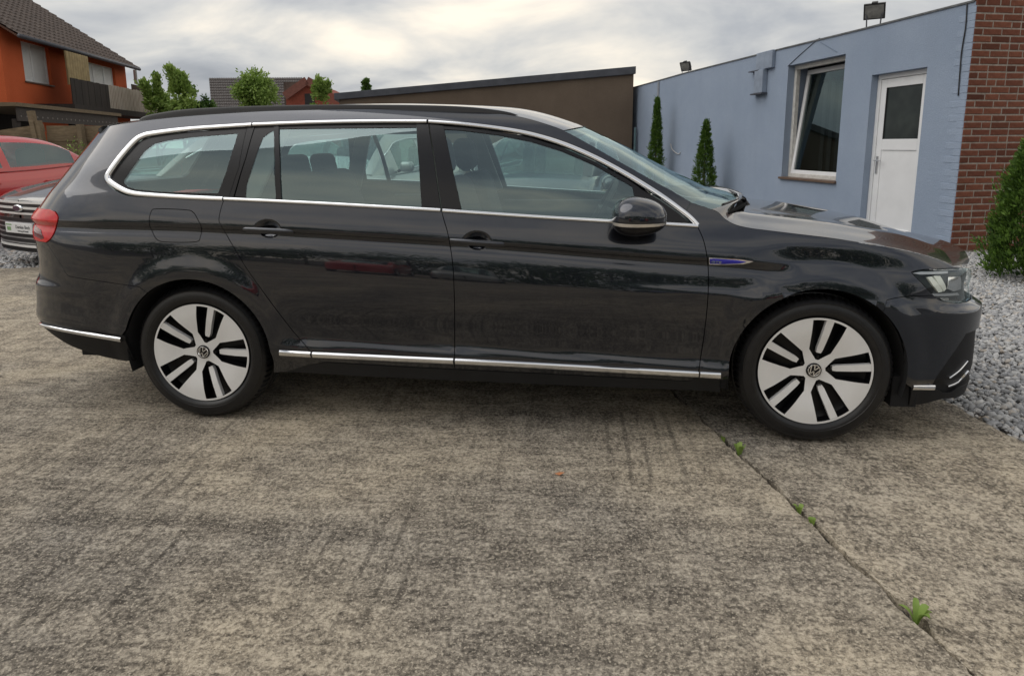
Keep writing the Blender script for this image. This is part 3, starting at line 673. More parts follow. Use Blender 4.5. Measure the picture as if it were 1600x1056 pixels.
def S(u, v):
    """point of the near body side: u along the plan outline, v height (crease at 0.9)"""
    u = np.atleast_1d(np.asarray(u, float)); v = np.atleast_1d(np.asarray(v, float))
    X, Wd = np.interp(u, US, PX_), np.interp(u, US, PW_); nx, nw = np.interp(u, US, NX_), np.interp(u, US, NW_)
    z = v-.9+zc_f(X); d = dlook(X, v)
    for xc in (0.0, 2.79):
        r = np.hypot(X-xc, z-.335); d = d+.011*(1-sstep(R_ARCH+.02, R_ARCH+.115, r))*(z < .95)*(np.abs(X-xc) < .6)
    for hx, hz_ in HANDLES:
        q = ((X-hx)/.062)**2+((z-hz_)/.041)**2; d = d-.020*np.clip(1-q, 0, 1)**1.2
    taper = .10*sstep(1.5, 2.5, X)*sstep(.96, 1.30, z) + .035*sstep(1.9, 2.5, X)*sstep(.86, .96, z)*(1-sstep(2.6, 3.2, X))
    d = d-taper*0.6
    x = X+nx*d+er_f(z)*sstep(-.15, -1.0, X)+ef_f(z)*sstep(3.0, 3.55, X)
    return np.stack([x, -(np.maximum(Wd+nw*d, 0.0)), z], -1)
def SN_(u, v, h=.005):
    a = S(np.asarray(u)+h, v)-S(np.asarray(u)-h, v); b = S(u, np.asarray(v)+h*.6)-S(u, np.asarray(v)-h*.6)
    n = np.cross(a, b); n /= np.linalg.norm(n, axis=-1, keepdims=True)+1e-12
    return n
def u_of_x(x): return float(np.interp(x, PX_, US)) if x < 1 else float(np.interp(x, PX_, US))
def UV(pts):
    """photo pixels -> (u, v) on the near body side"""
    pts = np.atleast_2d(np.asarray(pts, float)); n = len(pts)
    D = FWD*F_PX+RIGHT*(pts[:, :1]-CX)-UP*(pts[:, 1:]-CYP); P = CAM+D*((-.88-CAM[1])/D[:, 1:2])
    X0 = np.clip(P[:, 0], -.95, 3.4); q = np.stack([np.interp(X0, PX_, US), P[:, 2]+.9-zc_f(P[:, 0])], 1)
    def pj(u, v):
        d = S(u, v)-CAM; z = d @ FWD; return np.stack([CX+F_PX*(d @ RIGHT)/z, CYP-F_PX*(d @ UP)/z], 1)
    h = 1e-3
    for _ in range(26):
        p0 = pj(q[:, 0], q[:, 1]); f0 = p0-pts; Jm = np.stack([(pj(q[:, 0]+h, q[:, 1])-p0)/h, (pj(q[:, 0], q[:, 1]+h)-p0)/h], 2)
        JT = np.transpose(Jm, (0, 2, 1)); st = np.linalg.solve(JT @ Jm+1e-1*np.eye(2), -(JT @ f0[:, :, None]))[:, :, 0]
        q = q+np.clip(st, -.06, .06)*.8; q[:, 0] = np.clip(q[:, 0], .02, UMAX-.02); q[:, 1] = np.clip(q[:, 1], .2, 1.5)
    return q
VLEV = sorted(set([round(x, 4) for x in list(np.arange(.10, .84, .022))+[.845, .858, .866, .872, .880, .888, .893, .897, .900, .904, .908, .914, .922, .934, .95]+list(np.arange(.97, 1.62, .022))]))
def arrange(poly, holes, off, gap, flange, res, vlev):
    outer = shrink(densify(ccw(poly), .018), gap); hs = [shrink(densify(ccw(h), .012), -gap) for h in holes]
    u0, v0 = outer.min(0); u1, v1 = outer.max(0)
    uu, vv = np.meshgrid(np.arange(u0, u1, res), [q for q in vlev if v0 < q < v1]); G = np.stack([uu.ravel(), vv.ravel()], 1)
    for hx, hz_ in HANDLES:
        uc, vc = u_of_x(hx), hz_+.9-float(zc_f(hx)); hu, hv = np.meshgrid(np.arange(uc-.084, uc+.085, .006), np.arange(vc-.056, vc+.057, .005)); H_ = np.stack([hu.ravel(), hv.ravel()], 1)
        if len(G): G = G[(np.abs(G[:, 0]-uc) > .086) | (np.abs(G[:, 1]-vc) > .058)]
        G = np.concatenate([G, H_])
    if len(G):
        G = G[pip(G, outer)]
        for h in hs: G = G[~pip(G, h)]
    if len(G):
        d = seg_dist(G, outer)
        for h in hs: d = np.minimum(d, seg_dist(G, h))
        G = G[d > .005]
    v, f = cdt(outer, hs, G if len(G) else None)
    P = S(v[:, 0], v[:, 1]); N = SN_(v[:, 0], v[:, 1]); P = P+N*off
    Vs = [P]; Ns = [N]; Fs = [tuple(t) for t in f]; b = len(P)
    if flange > 0:
        for lp, sg in [(outer, 1)]+[(h, -1) for h in hs]:
            k = len(lp); p = S(lp[:, 0], lp[:, 1]); n = SN_(lp[:, 0], lp[:, 1]); t = np.roll(p, -1, 0)-np.roll(p, 1, 0); t /= np.linalg.norm(t, axis=1)[:, None]+1e-12
            on = np.cross(t, n)*sg; p = p+n*off
            Vs += [p, p+on*.0008-n*.002, p-n*flange]; Ns += [(n*.6+on*.8), on, on]
            for r_ in (0, 1):
                q0, q1 = b+r_*k, b+(r_+1)*k
                for i in range(k):
                    j = (i+1) % k; Fs.append((q0+i, q1+i, q1+j, q0+j) if sg > 0 else (q0+i, q0+j, q1+j, q1+i))
            b += 3*k
    return np.concatenate(Vs), np.concatenate(Ns), Fs
def panel(name, poly, mat, parent, holes=(), off=0.0, gap=.0018, flange=.016, res=.03, mode='both', vlev=VLEV):
    """body panel cut out of the side surface; mode both = near and mirrored far copy, whole = both halves in one part"""
    P, N, Fc = arrange(poly, holes, off, gap, flange, res, vlev)
    mir = np.array([1, -1, 1.0])
    if mode == 'whole':
        n = len(P); return mesh_obj(name, np.concatenate([P, P*mir]), Fc+[tuple(n+i for i in f[::-1]) for f in Fc], mat, parent, True, np.concatenate([N, N*mir]))
    o = mesh_obj(name, P, Fc, mat, parent, True, N)
    if mode == 'both': return o, mesh_obj(name, P*mir, [f[::-1] for f in Fc], mat, parent, True, N*mir)
    return o, None
def ribbon(name, path, width, height, mat, parent, both=True, off=0.0, base=-.004, flat=False):
    path = densify(path, .014, False); k = len(path); w = np.interp(np.linspace(0, 1, k), np.linspace(0, 1, len(np.atleast_1d(width))), np.atleast_1d(width)) if np.ndim(width) else np.full(k, width)
    P = S(path[:, 0], path[:, 1]); N = SN_(path[:, 0], path[:, 1]); T = np.gradient(P, axis=0); T /= np.linalg.norm(T, axis=1)[:, None]; B = np.cross(N, T)
    prof = [(-.5, base), (-.5, height*.35), (-.42, height*.8), (-.22, height), (.22, height), (.42, height*.8), (.5, height*.35), (.5, base)] if not flat else [(-.5, base), (-.48, height), (.48, height), (.5, base)]
    m_ = len(prof); V = np.concatenate([(P[i]+B[i]*(w[i]*a)+N[i]*(h+off))[None] for i in range(k) for a, h in prof]); 
    Fc = [(i*m_+j, i*m_+j+1, (i+1)*m_+j+1, (i+1)*m_+j) for i in range(k-1) for j in range(m_-1)]+[tuple(range(m_)), tuple((k-1)*m_+j for j in range(m_))[::-1]]
    Fc = [f[::-1] for f in Fc]
    o = smooth_angle(mesh_obj(name, V, Fc, mat, parent), 50)
    if both: smooth_angle(mesh_obj(name, V*np.array([1, -1, 1]), [f[::-1] for f in Fc], mat, parent), 50)
    return o

# ------------------------------------------------------------------ car materials
def paint(name, col, flake=0.25, metal=0.55, rough=0.32):
    t = NT(name); v = t.coord('Object'); f = t.noise(v, 900, 2, 0.5); g = t.noise(v, 2.0, 3)
    c = t.mix(t.math('MULTIPLY', f, flake), tuple(x*0.85 for x in col), tuple(min(1, x*1.5) for x in col))
    dust = t.ramp(t.noise(t.coord('Object', scale=(3, 3, 6)), 3, 5, 0.65), [(0.35, 0.0), (0.8, 0.05)])
    c = t.mix(dust, c, (0.20, 0.19, 0.17))
    t.set(Base_Color=c, Metallic=metal, Roughness=t.math('ADD', t.math('MULTIPLY', g, 0.08), rough), Coat_Weight=1.0, Coat_Roughness=0.025, Coat_IOR=1.62)
    return t.m
M_paint = paint('grey_metallic_paint', (0.022, 0.026, 0.037), 0.18, 0.92, 0.20)
M_chrome = simple('chrome', (0.86, 0.87, 0.89), 0.10, 1.0, 0.03)
M_trim = simple('gloss_black_trim', (0.007, 0.007, 0.009), 0.25, var=0.1, spec=0.35)
M_rub = simple('black_trim_plastic', (0.007, 0.007, 0.008), 0.5, var=0.2, scale=20, spec=0.3)
M_sillp = simple('dark_sill_plastic', (0.008, 0.009, 0.011), 0.4, var=0.2, scale=12, spec=0.4)
M_inner = simple('car_underside', (0.008, 0.008, 0.009), 0.9)
M_cglass = glassmat('green_tinted_glass', (0.74, 0.88, 0.84), 1.5, 4.0)
M_cglass2 = glassmat('windscreen_glass', (0.70, 0.82, 0.78), 1.5, 1.6)
M_clear = glassmat('clear_lamp_cover', (0.96, 0.97, 0.97), 1.45, 0.9)
def redlamp():
    t = NT('red_lamp'); v = t.coord('Object'); f = t.noise(v, 25, 2)
    t.set(Base_Color=t.ramp(f, [(0.3, (0.50, 0.005, 0.006)), (0.7, (0.66, 0.010, 0.010))]), Roughness=0.2, Coat_Weight=0.4, Coat_Roughness=0.02); return t.m
M_redlamp = redlamp()
M_redlamp2 = simple('smoked_red_lamp', (0.14, 0.010, 0.012), 0.15, coat=1.0, var=0.3, scale=40)
M_seat = simple('anthracite_seat_cloth', (0.035, 0.036, 0.040), 0.85, var=0.2, scale=60, bump=0.2)
M_dash = simple('dark_dashboard', (0.028, 0.030, 0.033), 0.6, var=0.15)
M_liner = simple('light_grey_headlining', (0.30, 0.30, 0.29), 0.9, var=0.06)
M_alloy = simple('machined_alloy', (0.80, 0.80, 0.795), 0.36, 0.20, 0.04, 6)
M_alloyb = simple('black_wheel_paint', (0.004, 0.004, 0.005), 0.35, spec=0.3)
def rubber():
    t = NT('tyre_rubber'); v = t.coord('Object'); f = t.noise(v, 45, 4)
    t.set(Base_Color=t.ramp(f, [(0.3, (0.0055, 0.0055, 0.0065)), (0.7, (0.011, 0.011, 0.012))]), Roughness=0.36, Specular_IOR_Level=0.5).bump(f, 0.15, 0.002); return t.m
M_tyre = rubber()
M_disc = simple('brake_steel', (0.20, 0.19, 0.18), 0.4, 0.8, 0.2, 30)
M_badge = simple('blue_badge', (0.012, 0.012, 0.42), 0.2, coat=1.0, var=0.1)
M_silver = simple('lamp_reflector', (0.80, 0.82, 0.84), 0.08, 1.0, 0.03)
M_led = simple('pale_light_guide', (0.86, 0.90, 0.82), 0.25, var=0.08, coat=0.5)
M_bezel = simple('lamp_bezel', (0.085, 0.09, 0.097), 0.25, 0.3)
M_lampgrey = simple('grey_lamp_bezel', (0.50, 0.52, 0.54), 0.25, 0.4)

car = empty('estate_car', (1.28, 0, 0), 'dark grey metallic estate car parked side-on on the concrete', 'car')
# ---- seam lines, in photo pixels
BELT = [(350, 312), (440, 316.5), (520, 320.5), (600, 325), (690, 330)]
BELT2 = [(690, 330), (760, 335), (850, 341), (950, 347), (1040, 351.5), (1090, 354.5)]
SEAM_B = [(690, 330), (694, 345), (699, 362), (704, 388), (708, 420), (710, 470), (710.5, 520), (710, 576.5)]
SEAM_C = [(350, 312), (345.5, 325), (342, 343), (345, 352), (351, 362), (368, 391), (387, 422), (420, 468), (455, 514), (475, 537), (483, 547), (492, 559), (500, 563.5), (508, 565.5)]
SEAM_A = [(1090, 354.5), (1098, 372), (1103, 391), (1106, 412), (1107, 440), (1105, 480), (1100, 524), (1095, 556), (1092, 578), (1088, 590)]
DBOT1 = [(508, 565.5), (570, 569), (640, 573), (710, 576.5)]
DBOT2 = [(710, 576.5), (800, 581), (900, 586), (1000, 591), (1074, 595), (1088, 590)]
c8 = lambda p: UV(catmull(p, 5))
uvB, uvC, uvA = c8(SEAM_B), c8(SEAM_C), c8(SEAM_A); uvb1, uvb2, uvd1, uvd2 = c8(BELT), c8(BELT2), c8(DBOT1), c8(DBOT2)
J = lambda *a: np.concatenate(a)
def arch(xc, z0, z1, n=40, R=R_ARCH):
    """wheel arch edge from its rear foot (z0) over the top to its front foot (z1), as (u, v)"""
    zc_ = .325; a0 = math.pi-math.asin((z0-zc_)/R); a1 = math.asin((z1-zc_)/R)
    P = [(xc+R*math.cos(a), zc_+R*math.sin(a)*0.995) for a in np.linspace(a0, a1, n)]
    return np.array([(u_of_x(x), z+.9-float(zc_f(x))) for x, z in P])
def xz(x, z): return np.array([[u_of_x(x), z+.9-float(zc_f(x))]])
archR = arch(0.0, .275, .240); archF = arch(2.79, .225, .215)
fr, _ = panel('front_door', J(uvB[::-1], uvb2, uvA[1:], uvd2[::-1][1:-1]), M_paint, car)
rr, _ = panel('rear_door', J(uvC[::-1], uvb1, uvB[1:], uvd1[::-1][1:-1]), M_paint, car)
# side frame: quarter panel, pillars and roof edge in one pressing, with the fuel flap cut out
CH_OUT = [(350, 312), (300, 311), (235, 308.5), (200, 306), (181, 298), (167, 287), (163.5, 279), (167, 267), (186, 242), (209, 217), (222, 209), (240, 205), (300, 198.5), (395, 192.5), (500, 188.5), (600, 187), (667, 187.5), (720, 191), (780, 198), (830, 207), (880, 222), (930, 243.5), (980, 270), (1030, 301), (1072, 329)]
EDGE = [(1080, 316), (1050, 298), (1025, 284.5), (950, 242), (915, 222), (881, 204), (850, 193), (820, 184.5), (790, 179), (750, 175.5), (700, 173), (650, 171.5), (600, 170.5), (530, 171), (460, 172.5), (400, 174.5), (300, 181), (235, 187.5), (195, 193), (180, 195.3), (168, 198)]
uvCH, uvE = c8(CH_OUT), UV(catmull(EDGE, 3))
U_TG = float(np.interp(.60, PW_[:400], US[:400]))           # tailgate seam: where the plan outline has turned to the rear
v_top = uvE[-1][1]
rear_edge = np.array([(U_TG+(uvE[-1][0]-U_TG)*0.0, v) for v in np.linspace(v_top+.0, .952, 14)])
TL = c8([(87, 331), (91, 338), (90.5, 346), (86, 362), (80, 373), (73, 379)])
BS = c8([(73, 379), (82, 394), (95, 413), (103, 427), (112, 432.5), (150, 438.5), (190, 444.5), (222, 449)])
arR_u = archR[archR[:, 1] >= BS[-1][1]-.0]                  # arch above the bumper seam
iR = int(np.argmin(np.hypot(*(archR[:20]-BS[-1]).T))); BS[-1] = archR[iR]
side_low = J(archR[iR:], xz(.44, .252), xz(.52, float(zs_f(.5))-.075))
FLAP = catmull([(236, 331), (245, 326.5), (290, 328), (302, 332), (309, 343), (315, 357), (313, 370), (306, 378), (262, 378.5), (246, 375), (238, 362), (233, 348)], 4, True)
uvF = UV(FLAP)
quarter = J(uvCH[::-1][-1:], uvCH[1:], c8([(1072, 329), (1080, 316)])[1:], uvE[1:], np.array([[U_TG, v_top-.005]]), rear_edge[1:], np.array([[TL[0][0]-.05, TL[0][1]+.004]]), TL, BS[1:], side_low, UV([(508, 565.5), (500, 563.5), (492, 559)]), uvC[::-1][9:-1])
panel('side_frame', quarter, M_paint, car, holes=[uvF], gap=.0015)
panel('fuel_flap', uvF, M_paint, car, mode='near')
# tail lamps: outer part on the wing, inner part on the tailgate
vT0, vT1 = TL[0][1]+.004, TL[-1][1]
lamp = J(np.array([[.24, vT0-.01]]), np.array([[TL[0][0]-.06, vT0+.006]]), TL, np.array([[TL[-1][0]-.06, vT1-.0], [.30, vT1+.02]]))
panel('tail_lamp', lamp, M_redlamp, car, off=.004, gap=.002, flange=.03)
smk = UV([(50, 348), (57, 352), (66, 360), (70, 372), (66, 374), (56, 368)])
panel('lamp_insert', smk, M_redlamp2, car, off=.0055, gap=0, flange=.004)
# tailgate, rear bumper
panel('tailgate', np.array([[0.0, .62], [.30, .62], [.30, vT1+.018], [.24, vT1+.02], [.24, vT0-.008], [U_TG-.004, vT0+.01], [U_TG-.004, v_top], [0.0, v_top], [0.0, 1.335], [.46, 1.32], [.49, 1.29], [.53, 1.07], [.51, 1.045], [0.0, 1.04]]), M_paint, car, mode='whole', gap=.0)
panel('rear_window', np.array([[0.0, 1.335], [.46, 1.32], [.49, 1.29], [.53, 1.07], [.51, 1.045], [0.0, 1.04]]), M_cglass, car, mode='whole', gap=.0, off=-.004, flange=0)
rb_bot = c8([(190, 524), (150, 517.5), (105, 511), (72, 504), (60, 499)])
iB = iR
bump_u = J(BS, archR[:iR][::-1][:-1] if iR > 1 else archR[:1])
bs0 = BS[0]
vlow = rb_bot[0][1]
archB = archR[:iR][::-1]; archB = archB[archB[:, 1] > vlow]
panel('rear_bumper', J(BS, archB, rb_bot, np.array([[.25, rb_bot[-1][1]+.02], [0, rb_bot[-1][1]+.03], [0, bs0[1]-.0], [.3, bs0[1]], [bs0[0]-.06, bs0[1]]])), M_paint, car, mode='whole', gap=.001)
val_bot = c8([(196, 565), (170, 560), (140, 552), (110, 541), (85, 526), (66, 511)])
archV = archR[:iR][::-1]; archV = archV[archV[:, 1] <= vlow]
panel('rear_valance', J(rb_bot[::-1][::1], archV, val_bot, np.array([[.3, val_bot[-1][1]+.02], [0, val_bot[-1][1]+.0], [0, rb_bot[-1][1]+.028], [.25, rb_bot[-1][1]+.018]])), M_rub, car, mode='whole', gap=.0, off=-.004)
# sill below the doors
sill_t = J(xz(.52, float(zs_f(.5))-.075), UV([(508, 567), (570, 570.5), (640, 574.5), (710, 578), (800, 582.5), (900, 587.5), (1000, 592.5), (1074, 596.5), (1090, 592), (1124, 594)]))
panel('sill', J(UV([(440, 582)]), UV([(437, 575)]), sill_t, UV([(1125, 613), (1000, 607), (850, 601), (710, 595), (570, 588.5)])), M_sillp, car, off=-.003, gap=.0)
# front wing
BON = [(1112, 327), (1122, 331.5), (1133, 342), (1148, 350.5), (1170, 356), (1200, 360), (1250, 366), (1300, 372), (1350, 380), (1400, 388), (1440, 397), (1471, 407), (1489, 416)]
uvBON = c8(BON)
HL = [(1424, 425.5), (1441, 421.5), (1483, 419.5), (1505, 418)]
uvHLt = c8(HL); uvHLl = c8([(1424, 425.5), (1430, 432), (1441, 443), (1452, 455), (1460, 462)])
SEAM_F = c8([(1460, 462), (1440, 462.3), (1411, 464), (1396, 466.5), (1386, 469)])
iF = int(np.argmin(np.hypot(*(archF-SEAM_F[-1]).T)))
foot = UV([(1127, 594), (1092, 592)])
panel('front_wing', J(uvA[:-1], foot[::-1], archF[(archF[:, 1] > foot[0][1]-.01)][:0], archF[:iF+1][archF[:iF+1][:, 1] > foot[0][1]], SEAM_F[::-1], uvHLl[::-1][1:], uvHLt[1:], np.array([[uvBON[-1][0]+.035, uvBON[-1][1]-.006]]), uvBON[::-1], c8([(1112, 327), (1098, 322), (1080, 316)])[1:], UV([(1072, 329), (1084, 345)])), M_paint, car)
# front bumper with headlamps, intake and lip
lo = c8([(1424, 606), (1459, 607)]); uHf = 1.0
wedge = [(1510, 521), (1495, 544), (1478, 568), (1459, 597), (1464, 609), (1474, 614), (1483, 614)]
uvW = c8(wedge)
vh = uvHLt[-1][1]; vhb = float(UV([(1495, 474)])[0][1]); uHL = float(uvHLt[-1][0])
hl_low = c8([(1460, 462), (1466, 467), (1477, 472), (1495, 474), (1508, 472)])
UF = UMAX
w0 = uvW[0]; a_low = archF[iF:][::-1]; a_low = a_low[a_low[:, 1] > lo[0][1]+.004]
lip_top = J(lo, UV([(1464, 609), (1474, 614), (1483, 614)]), np.array([[5.24, .400], [5.40, .408], [UF, .415]])); lip_bot = J(UV([(1420, 633), (1440, 631), (1471, 622.5)]), np.array([[5.28, .352], [5.42, .36], [UF, .37]]))
panel('front_bumper', J(SEAM_F[::-1], hl_low[1:], np.array([[hl_low[-1][0]+.10, hl_low[-1][1]], [UF, hl_low[-1][1]], [UF, w0[1]+.015], [w0[0]+.16, w0[1]+.012]]), uvW[:16], lo[::-1], a_low), M_paint, car, mode='whole', gap=.001)
panel('front_lip', J(lip_top, lip_bot[::-1]), M_rub, car, mode='whole', gap=0, off=.002)
panel('intake_surround', J(uvW[:16], lip_top[2:] if len(lip_top) < 8 else lip_top[len(lo)-1:], np.array([[UF, w0[1]+.013], [w0[0]+.16, w0[1]+.010]])), M_rub, car, mode='whole', gap=0, off=-.012)
ribbon('chrome_blade', UV(catmull([(1486, 592), (1502, 580), (1515, 565)], 3)), .008, .005, M_chrome, car, off=-.010)
ribbon('chrome_blade', UV(catmull([(1484, 605), (1500, 598), (1516, 581)], 3)), .010, .005, M_chrome, car, off=-.010)
# headlamp: housing, reflectors, light guides, clear cover
hl_poly = J(uvHLl[::-1][1:], uvHLt, np.array([[uHL+.05, vh-.004], [uHL+.16, vh-.015], [hl_low[-1][0]+.14, hl_low[-1][1]+.004]]), hl_low[::-1])
panel('headlamp_housing', hl_poly, M_bezel, car, off=-.020, gap=.002, flange=.0)
panel('headlamp_cover', hl_poly, M_clear, car, off=-.001, gap=.002, flange=.012)
def lampbit(name, px, mat, off):
    return panel(name, UV(px), mat, car, off=off, gap=0, flange=.012, vlev=[])
lampbit('light_guide', [(1452, 433), (1459, 432), (1477, 456), (1470, 457.5), (1461, 446)], M_led, -.010)
lampbit('light_guide', [(1462, 431), (1472, 431), (1482, 452), (1478, 456), (1470, 444)], M_led, -.009)
lampbit('reflector', [(1486, 433), (1505, 432), (1506, 452), (1494, 456), (1484, 452)], M_silver, -.011)
lampbit('chrome_bar', [(1428, 426.5), (1441, 424.5), (1484, 423), (1484, 427), (1440, 428.5)], M_lampgrey, -.008)
lampbit('chrome_bar', [(1458, 459.5), (1500, 457.5), (1503, 461), (1462, 463)], M_silver, -.010)
lampbit('chrome_bar', [(1473, 466), (1485, 465.5), (1486, 469.5), (1476, 469.5)], M_silver, -.008)

# ---- bright strips
ribbon('chrome_strip', UV(catmull([(437, 551), (460, 552.5), (486, 554)], 3)), .028, .010, M_chrome, car)
ribbon('chrome_strip', UV(catmull([(489, 554.2), (560, 557.5), (640, 561.2), (708.5, 564.2)], 4)), .028, .010, M_chrome, car)
ribbon('chrome_strip', UV(catmull([(711.5, 564.4), (800, 568.5), (900, 574), (1000, 579.5), (1091, 584.5)], 4)), .028, .010, M_chrome, car)
ribbon('chrome_strip', UV(catmull([(1093.5, 584.8), (1110, 585.8), (1126, 586.7)], 3)), .028, .010, M_chrome, car)
ribbon('chrome_strip', UV(catmull([(190, 530.5), (150, 524), (105, 516), (75, 509.5), (64, 506)], 3)), [.024, .024, .02, .014], .010, M_chrome, car)
ribbon('chrome_strip', UV([(1425, 605), (1442, 605), (1459, 605)]), .024, .008, M_chrome, car)
CHN = [(349, 311.2), (300, 309), (240, 305.5), (207, 302), (188, 294.5), (173, 284.5), (169.2, 278), (171.5, 270), (189, 245.5), (211, 221), (224, 213), (241, 209), (300, 202), (394, 195.8)]
ribbon('window_chrome', UV(catmull(CHN, 5)), [.021, .021, .023, .028, .030, .028, .024, .020, .019], .011, M_chrome, car)
ribbon('window_chrome', UV(catmull([(396, 195.7), (500, 192), (600, 190.6), (667, 190.8)], 5)), .018, .011, M_chrome, car)
ribbon('window_chrome', UV(catmull([(670, 191), (720, 194.6), (780, 201.7), (830, 210.8), (880, 225.8), (930, 247.2), (980, 274), (1030, 305), (1062, 327.5), (1078, 340), (1090, 352.5)], 5)), [.018, .018, .020, .022, .022, .024, .020], .011, M_chrome, car)
ribbon('window_chrome', UV(catmull([(351, 311.4), (440, 315.5), (520, 319.5), (600, 324), (688.5, 329)], 4)), .017, .011, M_chrome, car)
ribbon('window_chrome', UV(catmull([(692, 329.4), (760, 334), (850, 340), (950, 346), (1040, 350.5), (1090, 353.6)], 4)), .017, .011, M_chrome, car)

# ---- glass and pillar trim
def trim(name, px, holes=(), mat=M_trim, off=-.004, k=1, **kw): return panel(name, UV(px) if k == 1 else UV(catmull(px, k, True)), mat, car, holes=[UV(h) for h in holes], off=off, gap=0, flange=.012, **kw)
QG_OUT = [(385, 199), (300, 205.5), (242, 212), (225, 216), (213, 224), (192, 248), (175, 271), (172.5, 278), (176, 284), (190, 293), (208, 299), (240, 303), (300, 306.5), (356, 309), (372, 262)]
QG_IN = [(371, 208.5), (300, 214), (262, 219), (240, 224.5), (226, 235), (207, 260), (193, 281), (192, 285), (198, 291), (210, 295.5), (250, 299.5), (300, 301), (340, 302), (353, 268), (366, 225)]
trim('window_frame', QG_OUT, [QG_IN]); trim('quarter_glass', QG_IN, mat=M_cglass, off=-.005, k=1)
trim('pillar_trim', [(386, 199), (397, 198.4), (383, 247), (363, 311), (357, 309), (373, 262)], off=-.002)
RD = [(398, 198.4), (428, 197), (428.5, 203), (420, 207), (410, 215), (402, 235), (392, 265), (384, 290), (382.5, 312), (365, 311.2), (384, 247)]
trim('window_frame', RD); trim('door_glass', [(428, 202), (420, 206.5), (410, 215), (402, 235), (392, 265), (384, 290), (382.5, 312.5), (430.5, 314.8)], mat=M_cglass, off=-.006)
trim('window_divider', [(428, 196.5), (435.5, 196.2), (437, 250), (439.5, 316), (431, 315.3), (429.5, 250)], off=.0)
trim('window_frame', [(435, 196), (651, 193.5), (651, 198.5), (435, 201)]); 
trim('door_glass', [(435.3, 200), (545, 198), (651, 197.5), (655, 260), (659.5, 328), (550, 322.5), (439.2, 316.5)], mat=M_cglass, off=-.007)
trim('pillar_trim', [(650.5, 193.5), (669, 194), (677, 245), (689, 329.5), (659, 328), (655, 260)], off=-.001)
trim('pillar_trim', [(671, 194.2), (693, 196.5), (706, 260), (722, 332), (691, 330), (679, 245)], off=-.001)
trim('window_frame', [(692, 196.5), (720, 198), (780, 205.5), (830, 215), (880, 230.5), (930, 252.5), (980, 279.5), (1000, 293), (998, 297), (975, 283.5), (928, 257), (878, 235.5), (828, 220), (780, 210.5), (720, 203), (693.5, 201.5)])
trim('door_glass', [(693.5, 200.5), (720, 202), (780, 209.5), (828, 219), (878, 234.5), (928, 256), (975, 282.5), (989, 292), (1001, 349.5), (950, 347), (850, 341), (722, 332.5), (706, 262)], mat=M_cglass, off=-.007)
trim('mirror_triangle', [(988, 290), (1000, 294), (1031, 313), (1060, 333), (1078, 349), (1079, 354), (1001, 350)], off=-.003)
# ---- dark shell behind the gaps
shell = J(xz(-.93, .99), xz(-.93, .46), xz(-.45, .36), archR, xz(.5, .27), xz(2.3, .24), archF, xz(3.2, .25), xz(3.3, .40), xz(3.3, .76), xz(2.9, .85), xz(2.35, .93), xz(1.6, .965), xz(.6, 1.015), xz(-.4, 1.06))
panel('inner_shell', shell, M_inner, car, off=-.019, gap=0, flange=0, res=.06)
# wheel-arch liners and underside
for xc in (0.0, 2.79):
    for sg in (-1, 1):
        mb = MB(); n = 28; R = R_ARCH+.004; V = []
        for yy in (.885, .60):
            for a in np.linspace(math.radians(-16), math.radians(196), n): V.append((xc+R*math.cos(a), sg*yy, .325+R*math.sin(a)))
        Fc = [(i, i+1, n+i+1, n+i) for i in range(n-1)]+[tuple(n+i for i in range(n))]
        mb.add(V, Fc); mb.build('wheel_arch_liner', M_inner, car, True)
mb = MB()
mb.box((0, 0, 0), (1, 0, 0), (0, 1, 0), (0, 0, 1), .40, 2.40, -.83, .83, .235, .34); mb.build('floor_pan', M_inner, car)
mb = MB(); mb.box((0, 0, 0), (1, 0, 0), (0, 1, 0), (0, 0, 1), -.85, 3.35, -.60, .60, .20, .42); mb.build('floor_pan', M_inner, car)
for sg in (-1, 1): mb = MB(); mb.box((0, 0, 0), (1, 0, 0), (0, 1, 0), (0, 0, 1), 3.125, 3.23, sg*.56, sg*.838, .165, .30); mb.build('air_deflector', M_inner, car)
# ------------------------------------------------------------------ roof, windscreen, bonnet
def cross_loft(edge, bx, bz, nt_=25, pw=2.0, ridge=None, tmax=1.0):
    """sheet between the near edge curve and its mirror image; bx, bz: bulge of the middle"""
    k = len(edge); T = np.linspace(-tmax, tmax, nt_); V = np.zeros((k, nt_, 3))
    for i in range(k):
        s = 1-np.abs(T)**pw
        V[i, :, 0] = edge[i][0]+bx[i]*s; V[i, :, 1] = T*abs(edge[i][1]); V[i, :, 2] = edge[i][2]+bz[i]*s
        if ridge is not None: V[i, :, 2] += ridge(i/(k-1), T)
    return V
def loft_obj(name, V, mat, parent, flip=False, thick=0.0):
    k, n, _ = V.shape; Fc = [(i*n+j, i*n+j+1, (i+1)*n+j+1, (i+1)*n+j) for i in range(k-1) for j in range(n-1)]
    if flip: Fc = [f[::-1] for f in Fc]
    du = np.gradient(V, axis=0); dv = np.gradient(V, axis=1); N = np.cross(dv, du) if not flip else np.cross(du, dv)
    N /= np.linalg.norm(N, axis=2, keepdims=True)+1e-12
    return mesh_obj(name, V.reshape(-1, 3), Fc, mat, parent, True, N.reshape(-1, 3))
eP = S(uvE[:, 0], uvE[:, 1])                       # near roof edge, from the A-pillar foot backwards
iHead = int(np.argmin(np.abs(np.array([proj(p)[0] for p in eP])-881)))
roof_e = eP[iHead:]
tt = np.linspace(0, 1, len(roof_e)); 
roof_V = cross_loft(roof_e, .10*(1-sstep(0, .35, tt))-.02*sstep(.8, 1, tt), .030+.022*sstep(0, .25, tt), 33, 2.4)
loft_obj('roof', roof_V, M_paint, car, flip=False)
lin_V = roof_V.copy(); lin_V[:, :, 2] -= .035; lin_V[:, :, 1] *= .97
